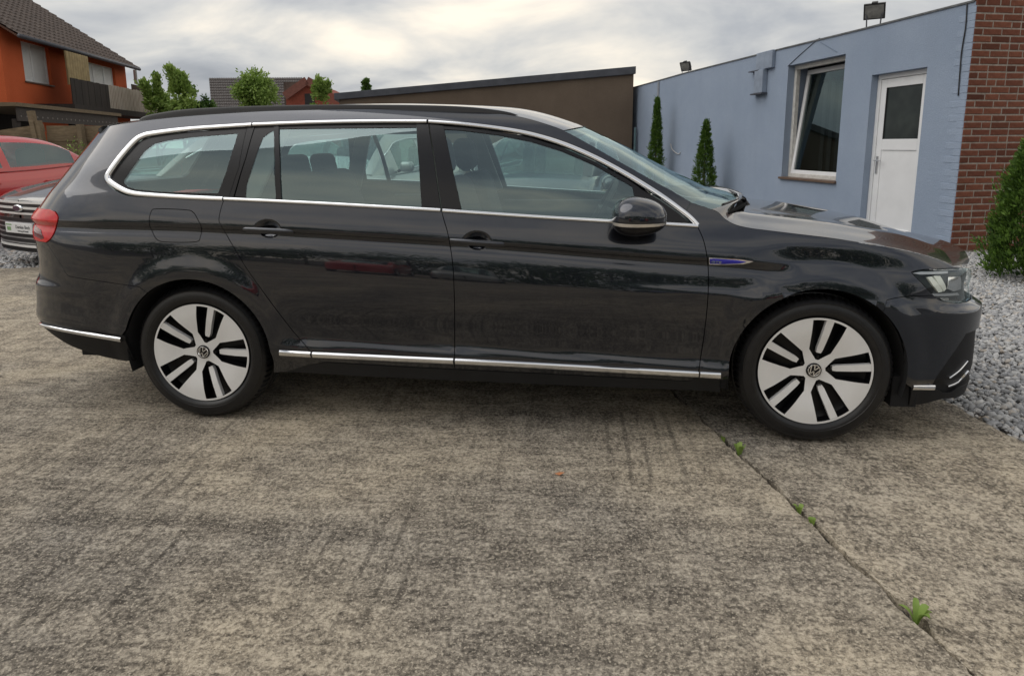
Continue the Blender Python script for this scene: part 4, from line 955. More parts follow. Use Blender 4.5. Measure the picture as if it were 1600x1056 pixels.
loft_obj('headlining', lin_V, M_liner, car, flip=True)
# windscreen from the header down to the cowl
wsU = J(c8([(1112, 327), (1098, 322), (1080, 316)])[:-1], uvE[:iHead+1])[::-1]
wsP = S(wsU[:, 0], wsU[:, 1])-SN_(wsU[:, 0], wsU[:, 1])*.003
tt = np.linspace(0, 1, len(wsP)); wsV = cross_loft(wsP, .10+.14*tt, .030-.012*tt, 33, 2.2)
loft_obj('windscreen', wsV, M_cglass2, car, flip=False)
# bonnet
bonP = S(uvBON[:, 0], uvBON[:, 1]); tt = np.linspace(0, 1, len(bonP))
nose = J(S(5.30, .9+.768-float(zc_f(3.45))), S(5.40, .9+.760-float(zc_f(3.5))))
bonP = np.concatenate([bonP, nose]); tt = np.linspace(0, 1, len(bonP))
bonV = cross_loft(bonP, .26*(1-sstep(0, .25, tt))+.10*sstep(0, .25, tt)+.03*sstep(.8, 1, tt), .030+.030*sstep(0, .3, tt)-.022*sstep(.7, 1, tt), 49, 2.6, ridge=lambda s, T: .010*np.exp(-((np.abs(T)-(.80-.12*s))/.07)**2)*min(1, s*6)*(1-s*.6))
loft_obj('bonnet', bonV, M_paint, car, flip=False)
# cowl with wipers
cwV = np.stack([wsV[-1]+np.array([-.03, 0, -.03]), wsV[-1]+np.array([.05, 0, -.028]), np.stack([np.interp(wsV[-1][:, 1], bonV[2][:, 1], bonV[2][:, 0])+.02, wsV[-1][:, 1], np.interp(wsV[-1][:, 1], bonV[2][:, 1], bonV[2][:, 2])-.02], 1)])
loft_obj('cowl', cwV, M_inner, car, flip=False)
for sg, y0, y1 in ((-1, -.30, -.70), (1, .35, -.25)):
    mb = MB(); i = 2
    def wsp(t, y, up=.02): r = wsV[int(t*(len(wsV)-1))]; j = int(np.argmin(np.abs(r[:, 1]-y))); return r[j]+np.array([.012, 0, up])
    mb.tube(catmull([wsp(1.0, y0, -.035)+np.array([.05, 0, -.01]), wsp(1.0, y0-.03, -.012)+np.array([.02, 0, 0]), wsp(1.0, (y0+y1)/2, .002), wsp(.98, y1, .004)], 4), [.010]*4+[.007]*9, 6)
    mb.build('wiper', M_black, car, True)
# spoiler at the roof's rear edge
tl_ = on_plane(158, 201, (0, roof_e[-1][1]+.02, 0), (0, 1, 0)); dxs = tl_[0]-roof_e[-1][0]; dzs = tl_[2]-roof_e[-1][2]
def sh_(r, dx_, dz_, k=1.0): q = r.copy(); q[:, 0] += dx_; q[:, 2] += dz_; q[:, 1] *= k; return q
spV = np.stack([sh_(roof_V[-2], 0, .003), sh_(roof_V[-1], 0, .004), sh_(roof_V[-1], dxs*.6, dzs*.45+.004), sh_(roof_V[-1], dxs*.95, dzs*.9), sh_(roof_V[-1], dxs, dzs-.012), sh_(roof_V[-1], dxs*.92, dzs-.026), sh_(roof_V[-1], dxs*.3, -.045)])
loft_obj('spoiler', spV, M_paint, car, flip=False)
sidep = [tuple(spV[i][0]) for i in range(len(spV))]
for sg in (1, -1): mesh_obj('spoiler_end', [(p[0], p[1]*sg, p[2]) for p in sidep], [tuple(range(len(sidep)))], M_paint, car)
# roof rails
for sg in (-1, 1):
    rp = catmull([(219, 187.5), (228, 182), (250, 177), (300, 170.5), (400, 166), (530, 163.8), (650, 164.6), (720, 166.8), (770, 171.5), (800, 177), (821, 185.5)], 5); 
    P = np.array([on_plane(x, y, (0, -.600, 0), (0, 1, 0)) for x, y in rp]); wv_ = np.interp(np.linspace(0, 1, len(P)), [0, .04, .9, 1], [.018, .030, .030, .018])
    T = np.gradient(P, axis=0); T /= np.linalg.norm(T, axis=1)[:, None]; prof = [(-.5, -.045), (-.5, -.008), (-.32, 0), (.32, 0), (.5, -.008), (.5, -.045)]
    V = []; Fc = []; k = len(prof)
    for i in range(len(P)):
        for a, h in prof: V.append((P[i][0], sg*abs(P[i][1]+a*wv_[i]), P[i][2]+h*(wv_[i]/.030)))
    for i in range(len(P)-1):
        for j in range(k-1): Fc.append((i*k+j, (i+1)*k+j, (i+1)*k+j+1, i*k+j+1))
    Fc += [tuple(range(k)), tuple((len(P)-1)*k+j for j in range(k))[::-1]]
    smooth_angle(mesh_obj('roof_rail', V, Fc if sg < 0 else [f[::-1] for f in Fc], simple('satin_black_rail', (0.008, 0.008, 0.010), 0.34, 0.0) if 'satin_black_rail' not in MATS else MATS['satin_black_rail'], car), 40)

# ------------------------------------------------------------------ wheels
def wheel(x, sg, ang):
    w = empty('wheel'); w.parent = car; w.location = Vector((x, sg*.88, .325))-car.location
    o = np.array([x, sg*.885, .325]); ax = np.array([0, sg*1.0, 0])          # axis points outward
    # tyre: lathed section; the shoulder rows are cut into blocks
    prof = [(.225, -.205), (.250, -.222), (.290, -.225), (.312, -.215), (.327, -.190), (.330, -.150), (.3215, -.148), (.3215, -.140), (.331, -.138), (.331, -.085), (.3225, -.083), (.3225, -.075), (.330, -.073), (.3275, -.040), (.322, -.022), (.311, -.010), (.303, -.0035), (.302, -.0020), (.298, -.0022), (.297, -.001), (.286, .0025), (.278, .004), (.268, .0042), (.267, .0028), (.262, .003), (.250, -.003), (.244, -.010), (.2395, -.012), (.232, -.016)]
    n = 288; k = len(prof); e1 = np.array([1.0, 0, 0]); e2 = np.array([0, 0, 1.0]); V = []
    for j in range(n):
        a = 2*math.pi*j/n; dr = e1*math.cos(a)+e2*math.sin(a); cut = (j % 4 == 0)
        for i, (r, h) in enumerate(prof):
            if cut and i in (3, 4, 5, 12, 13, 14): r = r-(.0085 if i != 14 else .005)
            P = o+dr*r+ax*h
            if P[2] < 0.0: P[2] = 0.0                                      # flat contact patch
            V.append(P)
    Fc = [(j*k+i, j*k+i+1, ((j+1) % n)*k+i+1, ((j+1) % n)*k+i) for j in range(n) for i in range(k-1)]
    if sg > 0: Fc = [f[::-1] for f in Fc]
    ty = smooth_angle(mesh_obj('tyre', V, Fc, M_tyre, w), 32)
    # machined face with five pairs of slots
    R = .2375; outer = [(R*math.cos(t), R*math.sin(t)) for t in np.linspace(0, 2*math.pi, 120, endpoint=False)]
    holes = []; 
    for q in range(5):
        t = ang+q*2*math.pi/5; c, s = math.cos(t), math.sin(t); L = lambda rr, tt: (rr*c-tt*s, rr*s+tt*c)
        ro = .2285
        arc = [L(math.sqrt(ro*ro-tt*tt), tt) for tt in np.linspace(-.0705, .0705, 9)]
        holes.append([L(.048, -.006), L(.088, -.046), L(.150, -.058)]+arc+[L(.150, .058), L(.088, .046), L(.048, .006)])
    holes = [densify(h, .012) for h in holes]
    g_ = [(r_*math.cos(t), r_*math.sin(t)) for r_ in np.arange(.03, .23, .018) for t in np.linspace(0, 2*math.pi, max(8, int(r_*300)), endpoint=False)]
    g_ = np.array(g_); kp = np.ones(len(g_), bool)
    for h in holes: kp &= ~pip(g_, h) & (seg_dist(g_, h) > .004)
    v, f = cdt(np.array(outer), holes, g_[kp])
    def dish(r): return -.006-.020*sstep(.20, .06, r)-.012*sstep(.21, .2375, r)*0
    def P3(v, dd): r = np.hypot(v[:, 0], v[:, 1]); return o+v[:, :1]*e1+v[:, 1:2]*e2+(dish(r)+dd)[:, None]*ax
    mk = MB(); F0 = [tuple(t) for t in f]
    mk.add(P3(v, np.zeros(len(v))), F0 if sg < 0 else [t[::-1] for t in F0])
    smooth_angle(mk.build('rim', M_alloy, w), 30)
    mk = MB()
    for h in holes:
        h = np.array(h); kk = len(h); P = np.concatenate([P3(h, np.full(kk, -.0005)), P3(h*.985+h.mean(0)*.015, np.full(kk, -.045))])
        mk.add(P, [(i, (i+1) % kk, kk+(i+1) % kk, kk+i) for i in range(kk)])
    mk.lathe([(.2375, -.0065), (.2335, -.05), (.225, -.20)], o, ax, 64, e2); mk.lathe([(.03, -.055), (.12, -.062), (.20, -.075), (.231, -.06)], o, ax, 48, e2)
    mk.build('rim_barrel', M_alloyb, w, True)
    for q in range(5):                                                    # thin bright bar in the middle of each slot pair
        t = ang+q*2*math.pi/5; c, s = math.cos(t), math.sin(t); d = e1*c+e2*s; p = -e1*s+e2*c
        mk = MB(); V = []
        for rr, hw in ((.078, .0095), (.095, .0130), (.16, .0145), (.229, .0160)):
            dp = float(dish(np.array(rr)))-.005+.004*sstep(.15, .229, rr)
            for tt_, dd in ((-hw, -.02), (-hw, 0), (hw, 0), (hw, -.02)): V.append(o+d*rr+p*tt_+ax*(dp+dd))
        mk.add(V, [(i*4+j, i*4+j+1, i*4+5+j, i*4+4+j) for i in range(3) for j in range(3)]+[(0, 1, 2, 3), (12, 13, 14, 15)])
        mk.build('rim_bar', M_alloy, w)
    for q in range(5):
        t = ang+q*2*math.pi/5; mk = MB(); mk.lathe([(0, -.014), (.007, -.014), (.008, -.03)], o+(e1*math.cos(t)+e2*math.sin(t))*.060-ax*.010, ax, 8, e2); mk.build('wheel_bolt', M_alloyb, w)
    mk = MB(); mk.lathe([(.0, .004), (.022, .003), (.026, .001)], o-ax*.024, ax, 32, e2); cap_ = mk.build('hub_cap', M_alloyb, w, True)
    mk = MB(); mk.lathe([(.026, .0005), (.0285, .004), (.031, .0035), (.033, -.004), (.034, -.01)], o-ax*.024, ax, 40, e2); mk.build('cap_ring', M_alloyb, w, True)
    # emblem on the cap: ring with two nested angles
    mk = MB(); co = o-ax*.0195; xr = e1*(1.0 if sg < 0 else -1.0)
    mk.lathe([(.0225, 0), (.0235, .0015), (.026, .0015), (.027, 0)], co, ax, 40, e2)
    ra = math.radians(-28); ex = xr*math.cos(ra)+e2*math.sin(ra); ey = -xr*math.sin(ra)+e2*math.cos(ra)
    def stroke(a, b): mk.beam(co+ex*a[0]+ey*a[1], co+ex*b[0]+ey*b[1], .0042, .003, up=ax)
    for sx in (-1, 1):
        stroke((sx*.0095, .0215), (sx*.0005, .0025)); stroke((sx*.0205, .0120), (sx*.0085, -.0215)); stroke((sx*.0085, -.0205), (0, -.0025))
    mk.build('emblem', M_chrome, w)
    mk = MB(); mk.lathe([(.05, -.085), (.15, -.085), (.15, -.10), (.05, -.10)], o, ax, 40, e2); mk.build('brake_disc', M_disc, w, True)
    return w
wheel(0.0, -1, math.radians(73)); wheel(2.79, -1, math.radians(78)); wheel(0.0, 1, math.radians(40)); wheel(2.79, 1, math.radians(20))

# ------------------------------------------------------------------ door handles, mirror, badge
def handle(hx, hz_, x0, x1, sg=-1):
    n = 14; V = []; xs = np.linspace(x0, x1, n)
    prof = [(-.45, .000), (-.5, .010), (-.42, .018), (-.1, .022), (.25, .022), (.45, .016), (.5, .004)]
    for i, x in enumerate(xs):
        u = u_of_x(x); t = i/(n-1); v = hz_-.010+.9-float(zc_f(hx))+.0*t; lift = .006+.016*math.sin(math.pi*min(1, max(0, t)))**.5; hgt = .030*(0.75+.25*math.sin(math.pi*t))
        # base surface without the bowl: sample just outside it
        pa, pb = S(u_of_x(hx-.12), v)[0], S(u_of_x(hx+.12), v)[0]; P = pa+(pb-pa)*((x-(hx-.12))/.24); zz = v-.9+float(zc_f(x)); P = np.array([x, P[1], zz])
        for a, h in prof: V.append((x, sg*(abs(P[1])+h*lift/.022-.004), zz+a*hgt))
    k = len(prof); Fc = [(i*k+j, (i+1)*k+j, (i+1)*k+j+1, i*k+j+1) for i in range(n-1) for j in range(k-1)]+[tuple(range(k)), tuple((n-1)*k+j for j in range(k))[::-1]]
    if sg < 0: Fc = [f[::-1] for f in Fc]
    return smooth_angle(mesh_obj('door_handle', V, Fc, M_paint, car), 50)
for sg in (-1, 1):
    handle(HANDLES[0][0], HANDLES[0][1], .265, .505, sg); handle(HANDLES[1][0], HANDLES[1][1], 1.215, 1.455, sg)
def mirror(sg):
    r0 = empty('door_mirror'); r0.parent = car; mc = np.array([2.015, 1.0, .990]); r0.location = Vector((mc[0], sg*mc[1], mc[2]))-car.location
    hx, hy, hz_ = .122, .118, .084
    def sup(a, b):   # a: around z, b: elevation
        sg_ = lambda q, e: math.copysign(abs(q)**e, q)
        x = hx*sg_(math.cos(b), .75)*sg_(math.cos(a), .8); y = hy*sg_(math.cos(b), .75)*sg_(math.sin(a), .8); z = hz_*sg_(math.sin(b), .85)
        if x < 0: x *= .80
        z = z*(1.0-.18*max(0, x)/hx) + (.006 if b > 0 else 0)
        if z < 0: z *= .80
        return np.array([mc[0]+x-.01, sg*(mc[1]+y), mc[2]+z])
    na = 48
    def band(name, b0, b1, m, mat, sc=1.0):
        V = []; bs = np.linspace(b0, b1, m)
        for b in bs:
            for j in range(na): V.append(np.array([mc[0], sg*mc[1], mc[2]])+(sup(2*math.pi*j/na, b)-np.array([mc[0], sg*mc[1], mc[2]]))*sc)
        Fc = [(i*na+j, i*na+(j+1) % na, (i+1)*na+(j+1) % na, (i+1)*na+j) for i in range(m-1) for j in range(na)]
        if sg < 0: Fc = [f[::-1] for f in Fc]
        return mesh_obj(name, V, [f[::-1] for f in Fc] if False else Fc, mat, r0, True)
    rad = math.radians
    band('mirror_cap', rad(-2), rad(89.5), 18, M_paint); band('indicator', rad(-15), rad(-5), 5, MATS['lamp_strip'] if 'lamp_strip' in MATS else simple('lamp_strip', (0.62, 0.58, 0.52), 0.15, 0.4, coat=1.0), 1.0)
    band('mirror_base', rad(-89.5), rad(-15), 14, M_trim); band('mirror_core', rad(-60), rad(60), 14, M_black, .985)
    mb = MB(); mb.tube(catmull([(mc[0]+.00, sg*.83, .955), (mc[0]+.005, sg*.90, .945), (mc[0], sg*.97, .948)], 4), [.032, .03, .028, .027, .026, .026, .027, .030, .034], 10); mb.build('mirror_arm', M_trim, r0, True)
mirror(-1); mirror(1)
# side badge on the wing behind the door seam
bad = UV([(1108, 402.5), (1130, 403.5), (1155, 405.5), (1177, 408.5), (1160, 412.5), (1130, 413.2), (1108, 413)])
panel('badge_frame', bad, M_chrome, car, off=.003, gap=0, flange=.006, vlev=[], mode='near')
bad2 = UV([(1109, 404.3), (1130, 405.2), (1152, 407), (1166, 409), (1154, 411), (1130, 411.6), (1109, 411.4)])
panel('badge', bad2, M_badge, car, off=.0042, gap=0, flange=.002, vlev=[], mode='near')
bo = S(*UV([(1119, 408.3)])[0])[0]; bn = SN_(*UV([(1119, 408.3)])[0])[0]; bxd = S(*UV([(1129, 408.9)])[0])[0]-bo; bxd /= np.linalg.norm(bxd)
lettering('badge_letters', 'GTE', .0155, bo+bn*.0050, bxd*1.5, np.cross(bn, bxd), M_chrome, car, .0006)

# ------------------------------------------------------------------ interior
def pillow(name, c, size, rot, mat, parent, sub=2):
    mb = MB(); R = Matrix.Rotation(rot, 3, 'Y'); ax = [np.array(R @ Vector(v)) for v in ((1, 0, 0), (0, 1, 0), (0, 0, 1))]
    mb.box(c, *ax, -size[0]/2, size[0]/2, -size[1]/2, size[1]/2, -size[2]/2, size[2]/2); o = mb.build(name, mat, parent, True)
    b = o.modifiers.new('b', 'BEVEL'); b.width = min(size)*.42; b.segments = 4; return o
def seat(x, y, wd=.50):
    s = empty('seat'); s.parent = car; s.location = Vector((x, y, .3))-car.location
    pillow('cushion', (x+.20, y, .50), (.52, wd, .18), -.12, M_seat, s); pillow('backrest', (x-.13, y, .82), (.16, wd, .64), -.30, M_seat, s)
    pillow('headrest', (x-.265, y, 1.235), (.11, .27, .19), -.18, M_seat, s)
    for q in (-.06, .06):
        mb = MB(); mb.tube([(x-.215, y+q, 1.09), (x-.245, y+q, 1.19)], .007, 6); mb.build('headrest_post', M_chrome, s, True)
seat(1.33, -.37); seat(1.33, .37)
rbk = empty('rear_bench'); rbk.parent = car; rbk.location = Vector((.35, 0, .3))-car.location
pillow('cushion', (.60, 0, .52), (.50, 1.28, .18), -.1, M_seat, rbk); pillow('backrest', (.26, 0, .86), (.18, 1.28, .58), -.34, M_seat, rbk)
for y in (-.42, 0, .42): pillow('headrest', (.13, y, 1.165), (.09, .26, .15), -.2, M_seat, rbk)
mb = MB(); mb.extrude([(1.98, .45), (2.5, .45), (2.5, .93), (2.28, .965), (2.08, .945), (1.99, .86)], (0, 0, 0), (1, 0, 0), (0, 0, 1), (0, -1, 0), -.70, .70); bevel(mb.build('dashboard', M_dash, car), .03, 3)
mb = MB(); so = np.array([1.90, .37, .90]); sa = np.array([-.88, 0, .47]); sa /= np.linalg.norm(sa)
rng = [so+.185*(np.array([0, 1.0, 0])*math.cos(t)+np.cross(sa, [0, 1.0, 0])*math.sin(t)) for t in np.linspace(0, 2*math.pi, 41)]
mb.tube(rng, .016, 8, False); mb.tube([so, so-sa*.2], .03, 8); mb.beam(so+np.array([0, .18, 0]), so-np.array([0, .18, 0]), .03, .02); mb.build('steering_wheel', M_dash, car, True)
pillow('console', (1.6, 0, .50), (.9, .22, .22), 0, M_dash, car)
for sg in (-1, 1):
    for x0, x1 in ((.48, 1.10), (1.24, 2.05)):
        mb = MB(); mb.box((0, 0, 0), (1, 0, 0), (0, 1, 0), (0, 0, 1), x0, x1, sg*.76, sg*.80, .42, .955-.045*(x0-.5)); bevel(mb.build('door_trim', M_dash, car), .015)
    for (xa, za, xb, zb2, yb, yt) in ((1.20, .98, 1.06, 1.40, .76, .615), (.20, 1.0, .34, 1.38, .76, .61)):
        mb = MB(); mb.beam((xa, sg*yb, za), (xb, sg*yt, zb2), .10, .03, up=(0, sg, 0)); bevel(mb.build('pillar_lining', M_liner, car), .01)
mb = MB(); mb.box((0, 0, 0), (1, 0, 0), (0, 1, 0), (0, 0, 1), -.62, .24, -.74, .74, .90, .93); mb.build('luggage_cover', M_seat, car)
mb = MB(); mb.box((0, 0, 0), (1, 0, 0), (0, 1, 0), (0, 0, 1), -.6, 2.3, -.72, .72, .34, .40); mb.build('cabin_floor', M_inner, car)
pillow('rear_view_mirror', (1.83, 0, 1.27), (.03, .22, .065), .2, M_black, car)
# ------------------------------------------------------------------ other parked cars
def sup_spl(pts): pts = np.array(pts, float); return lambda q: pchip(pts[:, 0], pts[:, 1], q)
def parked_car(name, label, cat, nose, head, sp, paintm, group=None, chrome=True, front=False):
    """nose: ground point under the nose; head: heading in the plan. Local s runs back from the nose, y to the car's left"""
    h = np.array([head[0], head[1], 0.0]); h /= np.linalg.norm(h); lf = np.cross(EZ, h); nose = np.array([nose[0], nose[1], 0.0]); L = sp['L']
    G = lambda s, y, z: nose-h*s+lf*y+EZ*z
    root = empty(name, G(L*.5, 0, 0), label, cat, group)
    W = sp.get('W', .90)
    wf = sup_spl([(0, .02), (.02, .35), (.07, .58), (.17, .75), (.38, W*.945), (.8, W*.99), (L*.5, W), (L-.7, W*.975), (L-.28, W*.90), (L-.09, W*.74), (L-.02, W*.45), (L, .02)])
    zt = sup_spl(sp['top']); zb = sup_spl([(0, .30), (.1, .22), (.5, .20), (L-.5, .22), (L-.1, .32), (L, .42)])
    ss = np.concatenate([[0, .01, .03, .07, .12, .2], np.linspace(.3, L-.3, 34), [L-.2, L-.12, L-.07, L-.03, L-.01, L]])
    ring = [(0, 0, 0), (.80, 0, 0), (.955, .02, 0), (.99, .14, 0), (1.0, .40, 0), (.995, .62, 0), (.985, .78, 0), (.972, .80, 0), (.93, .93, 0), (.86, .985, 0), (.70, 1, .010), (.35, 1, .030), (0, 1, .036)]
    V = []; k = len(ring)
    for s in ss:
        w, t, b = float(wf(s)), float(zt(s)), float(zb(s))
        for sg in (-1, 1):
            for (a, f, c) in (ring if sg < 0 else ring[::-1][1:-1]): V.append(G(s, sg*w*a, b+(t-b)*f+c))
    n = 2*k-2; Fc = [(i*n+j, i*n+(j+1) % n, (i+1)*n+(j+1) % n, (i+1)*n+j) for i in range(len(ss)-1) for j in range(n)]
    smooth_angle(mesh_obj('body', V, [f[::-1] for f in Fc], paintm, root), 60)
    # cabin: closed roof with glass bands
    c0_, c1_, c2_, c3_ = sp['cab']; zr = sup_spl(sp['roof']); cs = np.concatenate([np.linspace(c0_, c1_, 8), np.linspace(c1_, c2_, 14)[1:], np.linspace(c2_, c3_, 8)[1:]])
    V = []; ringc = [(0, 0), (.10, .06), (.55, .40), (.88, .78), (.97, .93), (1.0, 1.0)]
    def cabw(s): return float(wf(s))*.93*(1-.10*max(0, (c0_+.5-s)/.6)) if s < c0_+.5 else float(wf(s))*.93
    glassF, bodyF = [], []
    rows = []
    for s in cs:
        z0 = float(zt(s))-.03; z1 = max(float(zr(s)), z0+.01); wb_ = cabw(s); hh = z1-z0; wt_ = wb_-.34*hh/.5*.62
        row = [(wb_, z0), (wb_-(wb_-wt_)*.08, z0+hh*.10), (wb_-(wb_-wt_)*.45, z0+hh*.48), (wb_-(wb_-wt_)*.80, z0+hh*.80), (wt_-.015, z0+hh*.90), (wt_-.10, z0+hh*.975), (wt_*.5, z1+.012), (0, z1+.02)]
        rows.append(row)
    kk = len(rows[0]); n = 2*kk-1
    for s, row in zip(cs, rows):
        for y, z in row: V.append(G(s, -y, z))
        for y, z in row[::-1][1:]: V.append(G(s, y, z))
    pil = sp['pillars']
    for i in range(len(cs)-1):
        sm = (cs[i]+cs[i+1])/2
        for j in range(n-1):
            jj = min(j, n-2-j); f = (i*n+j, (i+1)*n+j, (i+1)*n+j+1, i*n+j+1)
            scr = sm < c1_ or sm > c2_
            isg = (jj in (1, 2) and sp['dlo'][0] < sm < sp['dlo'][1] and not any(abs(sm-p) < .06 for p in pil)) or (scr and jj >= 5 and (sm < c1_ or sp.get('rearglass', True)))
            (glassF if isg else bodyF).append(f)
    for nm, fs, mt in (('cabin', bodyF, paintm), ('glass', glassF, M_cglass)):
        used = sorted(set(i for f in fs for i in f)); rm = {q: i for i, q in enumerate(used)}
        smooth_angle(mesh_obj(nm, [V[q] for q in used], [tuple(rm[i] for i in f) for f in fs], mt, root), 60)
    mb = MB()                                    # seats and dashboard as one dark interior
    mb.box(G(0, 0, 0), -h, lf, EZ, c0_+.25, c3_-.35, -W*.78, W*.78, .4, float(zt(2.2))-.10); mb.build('interior', M_seat, root)
    for sx in (c1_+.62, c1_+1.45):
        for y in (-.36, .36):
            o = pillow('seat', G(sx, y, float(zt(2.2))+.02), (.14, .46, .55), 0, M_seat, root); o2 = pillow('headrest', G(sx+.06, y, float(zt(2.2))+.36), (.09, .25, .16), 0, M_seat, root)
    if chrome:
        for sg in (-1, 1):
            mb = MB(); pts = []
            for s in np.linspace(sp['dlo'][0], sp['dlo'][1], 14):
                i = int(np.argmin(np.abs(cs-s))); y, z = rows[i][1]; pts.append(G(cs[i], sg*(y+.004), z))
            for s in np.linspace(sp['dlo'][1], sp['dlo'][0]-.25, 16):
                i = int(np.argmin(np.abs(cs-s))); y, z = rows[i][3]; pts.append(G(cs[i], sg*(y+.004), z))
            mb.tube(pts, .011, 6); mb.build('window_chrome', M_chrome, root, True)
    xw = sp['axles']
    for s in xw:
        for sg in (-1, 1):
            c = G(s, sg*(float(wf(s))-.02), .315)
            mb = MB(); mb.lathe([(0, .004), (.36, .006), (.372, .012), (.375, -.02)], c+lf*sg*.012, lf*sg, 36, EZ); mb.build('wheel_arch', M_inner, root, True)
            w = empty('wheel'); w.parent = root; w.location = Vector(c)-root.location
            mb = MB(); mb.lathe([(.20, -.1), (.30, -.1), (.315, -.08), (.315, -.0), (.305, .022), (.27, .034), (.225, .030), (.205, .020)], c, lf*sg, 40, EZ); mb.build('tyre', M_tyre, w, True)
            mb = MB(); mb.lathe([(.206, .024), (.198, .026), (.192, .010), (.05, -.02), (0, -.02)], c, lf*sg, 40, EZ); mb.build('rim_barrel', M_alloyb, w, True)
            for q in range(7):
                t = q*2*math.pi/7; d = h*math.cos(t)+EZ*math.sin(t); mb = MB(); mb.beam(c+lf*sg*.018, c+d*.198+lf*sg*.022, .035, .012, up=lf); mb.build('rim_spoke', M_alloy, w)
    for sg in (-1, 1):                            # door mirrors, lamps, handles
        mb = MB(); c = G(c0_+.55, sg*(W+.06), float(zt(c0_+.5))+.06); mb.box(c, -h, lf, EZ, -.06, .06, -.09, .09, -.065, .065); o = mb.build('door_mirror', paintm, root, True); bb = o.modifiers.new('b', 'BEVEL'); bb.width = .05; bb.segments = 4
        mb = MB(); mb.beam(G(c0_+.55, sg*(W-.06), float(zt(c0_+.5))+.0), c, .05, .03); mb.build('mirror_arm', M_black, root)
        for s0 in (1.95, 2.85):
            if s0 < L-1.0: mb = MB(); mb.box(G(s0+.35, sg*(W+.004), .80), -h, lf, EZ, -.09, .09, -.015, .015, -.013, .013); bevel(mb.build('door_handle', paintm, root), .008)
    inv = lambda y: float(np.interp(abs(y), [float(wf(s)) for s in np.linspace(0, .8, 60)], np.linspace(0, .8, 60)))
    def nosebar(nm, y0, y1, z0, z1, mat, off=.012, th=.03, lean=0.0, n=12):
        ys = np.linspace(y0, y1, n); mb = MB(); V = []
        for y in ys:
            s = inv(y)
            for ds, z in ((-off, z0), (-off+lean, z1), (th, z1), (th, z0)): V.append(G(s+ds, y, z))
        mb.add(V, [(i*4+j, i*4+(j+1) % 4, i*4+4+(j+1) % 4, i*4+4+j) for i in range(n-1) for j in range(4)]+[(0, 1, 2, 3)[::-1], tuple((n-1)*4+j for j in range(4))])
        return smooth_angle(mb.build(nm, mat, root), 40)
    if front:
        nosebar('grille_backing', -.55, .55, .585, .705, M_black, .006)
        nosebar('chrome_bar', -.57, .57, .695, .716, M_alloy, .016); nosebar('chrome_bar', -.55, .55, .635, .660, M_alloy, .014); nosebar('chrome_bar', -.50, .50, .578, .598, M_alloy, .016)
        nosebar('lower_grille', -.66, .66, .235, .535, M_black, .006)
        for z in (.26, .315, .37, .425, .48): nosebar('grille_bar', -.64, .64, z, z+.014, M_alu, .012)
        nosebar('chrome_bar', -.70, .70, .222, .248, M_alloy, .016); nosebar('bumper_lip', -.78, .78, .175, .215, M_rub, .01)
        for sg in (-1, 1): nosebar('headlamp', sg*.58, sg*.86, .60, .73, M_lampgrey, .006); nosebar('fog_lamp', sg*.70, sg*.82, .33, .40, M_silver, .008)
        mb = MB(); c = G(-.022, 0, .645); mb.lathe([(0, .008), (.070, .008), (.080, .003), (.085, -.01)], c, h, 32, EZ); o = mb.build('emblem', M_chrome, root, True)
        me = o.data
        for v in me.vertices: v.co.z = (v.co.z-.645)*.45+.645
        mb = MB(); mb.lathe([(0, .011), (.066, .010)], c, h, 32, EZ); o = mb.build('emblem_field', simple('emblem_dark', (0.05, 0.06, 0.09), 0.3, coat=1.0), root, True)
        for v in o.data.vertices: v.co.z = (v.co.z-.645)*.42+.645
        mb = MB(); pc = G(-.034, 0, .43); mb.box(pc, lf, EZ, h, -.26, .26, -.057, .057, -.02, 0.0); bevel(mb.build('number_plate', M_white, root), .006)
        green = simple('plate_green', (0.20, 0.34, 0.16), 0.5); dk = simple('plate_print', (0.02, 0.03, 0.04), 0.5)
        mb = MB(); mb.box(pc, lf, EZ, h, -.245, -.13, .028, .040, .0, .0012); mb.box(pc, lf, EZ, h, -.225, -.15, -.03, .010, .0, .0012); mb.build('plate_logo', green, root)
        lettering('plate_print', 'Damian Beck', .052, pc+h*.001+lf*.08+EZ*.012, lf, EZ, dk, root, .0006); lettering('plate_print', 'Fahrzeug & Handel', .027, pc+h*.001+lf*.08-EZ*.030, lf, EZ, dk, root, .0006)
    return root
P_red = paint('red_paint', (0.66, 0.014, 0.014), 0.08, 0.0, 0.4); P_ford = paint('anthracite_brown_paint', (0.105, 0.102, 0.098)); P_sil = paint('silver_paint', (0.46, 0.48, 0.48), 0.2, 0.6)
P_dk = paint('dark_blue_grey_paint', (0.030, 0.038, 0.05)); P_blue = paint('blue_paint', (0.015, 0.04, 0.16)); P_wh = paint('white_paint', (0.66, 0.67, 0.66), 0.1, 0.0, 0.4)
estate = dict(L=4.78, W=.91, top=[(0, .70), (.04, .725), (.15, .765), (.5, .85), (1.2, .945), (1.7, .965), (3.5, 1.00), (4.5, 1.02), (4.70, 1.0), (4.78, .90)], cab=(1.15, 2.0, 4.05, 4.66), roof=[(1.15, .95), (1.55, 1.22), (2.0, 1.43), (2.6, 1.49), (3.4, 1.48), (4.05, 1.43), (4.4, 1.25), (4.66, 1.0)], dlo=(1.75, 4.30), pillars=(2.72, 3.62), axles=(.93, 3.72))
hatch = dict(L=4.3, W=.88, top=[(0, .66), (.04, .69), (.15, .74), (.5, .84), (1.1, .93), (1.6, .96), (3.0, 1.00), (4.0, 1.05), (4.2, 1.0), (4.3, .88)], cab=(1.05, 1.95, 3.45, 4.18), roof=[(1.05, .93), (1.5, 1.22), (1.95, 1.40), (2.5, 1.455), (3.0, 1.45), (3.45, 1.405), (3.9, 1.20), (4.18, 1.03)], dlo=(1.7, 3.90), pillars=(2.62,), axles=(.88, 3.48), rearglass=True)
